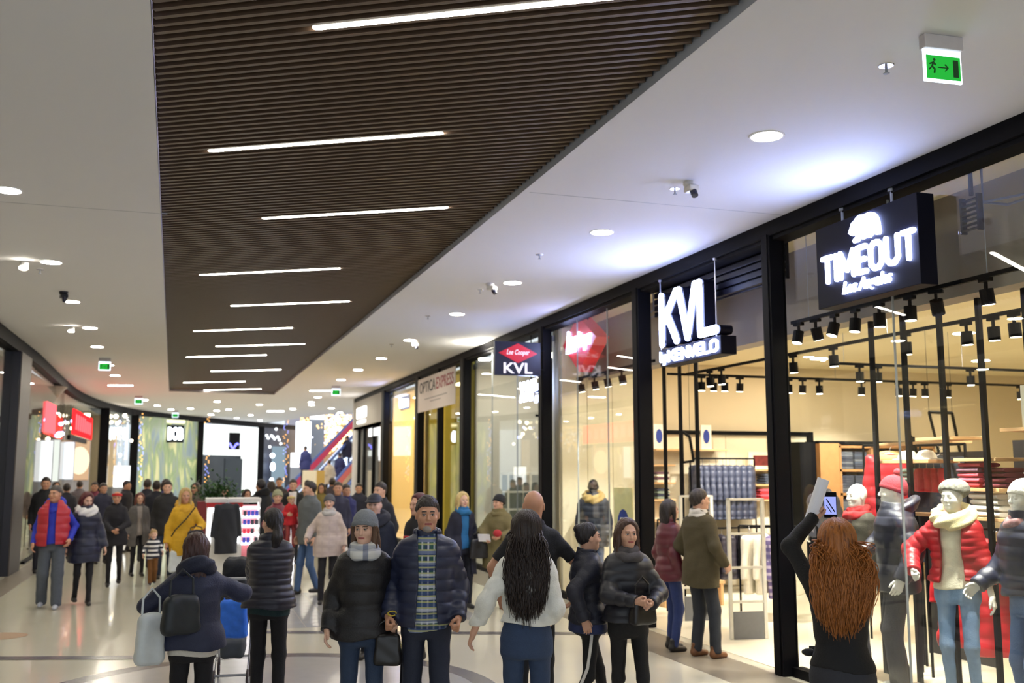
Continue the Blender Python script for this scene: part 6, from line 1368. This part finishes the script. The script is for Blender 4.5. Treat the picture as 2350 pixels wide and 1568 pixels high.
for i in range(1, 8): dup(c5, (1.62, -1.75-.14*i, 1.9), R(8), 'maroon garment on the tall rail behind the pink sweaters, %s from the left' % NTH[i])
c6 = coat_proto('hanging_coat', 'dark navy dotted coat hanging between the poles above the beret', None, M('dotted_navy', (26, 32, 46), .8, var=.8, scale=50), 1.0, 0, .1, .22)
q = onX(2175, 1050, 1.75); c6.location = (1.7, q[1]+.05, 2.16); c6.rotation_euler = (0, 0, R(-30))
rail((1.7, q[1]-.3, 2.26), (1.7, q[1]+.4, 2.26), 'tall clothes rail with the dark dotted coat')

# ------------------------------------------------------------------ kiosk
r = thing('kiosk', 'white lit sales kiosk with red bands and bright shelves in the middle of the hall', 'kiosk', (-4.82, 10.0, 0)); KW = M('kiosk_white', (226, 224, 222), .4); KL = emis('kiosk_glow', (250, 252, 255), 4.5); KR = M('kiosk_red', (190, 36, 40), .4)
MB().box(-.42, .18, 0, .5, 0, 1.36).build('body', KW, r); MB().box(-.45, .52, -.03, .55, 1.42, 1.5).build('worktop', KW, r, bevel=.01); MB().box(-.43, .2, -.02, .52, 1.34, 1.42).build('red_band', KR, r)
b = MB().box(-.40, -.35, -.02, 0, .7, 1.32).box(.11, .16, -.02, 0, .7, 1.32).box(-.35, .11, -.02, 0, 1.25, 1.32); b.build('light_frame', KL, r)
b = MB()
for z in (.66, .82, .98, 1.14, 1.3): b.box(.2, .5, -.02, .4, z, z+.03)
b.build('lit_shelf', KL, r); b = MB()
for z in (.55, .7): b.box(-.62, -.43, -.02, .4, z, z+.05)
b.build('side_shelf', KL, r); MB().box(.18, .2, 0, .5, 0, 1.4).box(.49, .51, 0, .5, 0, 1.42).box(-.62, -.42, 0, .4, 0, .55).build('side_panel', KW, r); MB().box(.2, .5, .41, .5, .0, 1.36).build('rear_panel', M('kiosk_back', (170, 90, 96), .6), r)
rnd = random.Random(3); pm = [M('pack_%d' % i, c, .5) for i, c in enumerate([(190, 40, 60), (50, 60, 150), (220, 216, 210), (40, 40, 50)])]
src = {}
for zi, z in enumerate((.69, .85, 1.01, 1.17)):
    for k in range(4):
        m = rnd.randrange(4)
        if m not in src: o = MB().box(-.03, .03, -.03, .03, 0, .1).build('product_box', pm[m], bevel=.004); src[m] = o
        else: o = src[m].copy(); COL.objects.link(o)
        o.location = (-4.82+.245+.07*k, 10.06, z); tag(o, 'small %s product box, %s on the %s kiosk shelf from below' % (['red', 'blue', 'white', 'dark'][m], NTH[k], NTH[zi]), 'product box', 'product boxes on the kiosk')
kc = coat_proto('hanging_coat', 'black coat hung on the front of the lit kiosk', None, cloth((34, 36, 44)), .9, 0, .1, .19); kc.location = (-4.90, 9.86, 1.42); kc.rotation_euler = (0, 0, .3)
MB().tube([(0, .0, .1), (0, .13, .1)], .01, 6).build('hook', BLACK, kc)
b = MB(); rnd = random.Random(6)
r = thing('potted_plant', 'leafy green plant in a tall planter behind the kiosk', 'plant', (-5.05, 11.6, 0)); MB().box(-.35, .35, -.15, .15, 0, 1.4).build('planter', M('planter_red', (120, 34, 36), .5), r, bevel=.01)
for i in range(700):
    p = Vector((rnd.gauss(0, .19), rnd.gauss(0, .1), 1.42+abs(rnd.gauss(0, .17)))); d = Vector((rnd.uniform(-1, 1), rnd.uniform(-1, 1), rnd.uniform(.1, 1))).normalized()*.09; s_ = d.cross(Vector((0, 0, 1))).normalized()*.022
    b.add([p, p+d*.5+s_, p+d, p+d*.5-s_], [(0, 1, 2, 3)])
b.build('foliage', M('leaf_green', (44, 84, 34), .5, var=.4, scale=5), r)
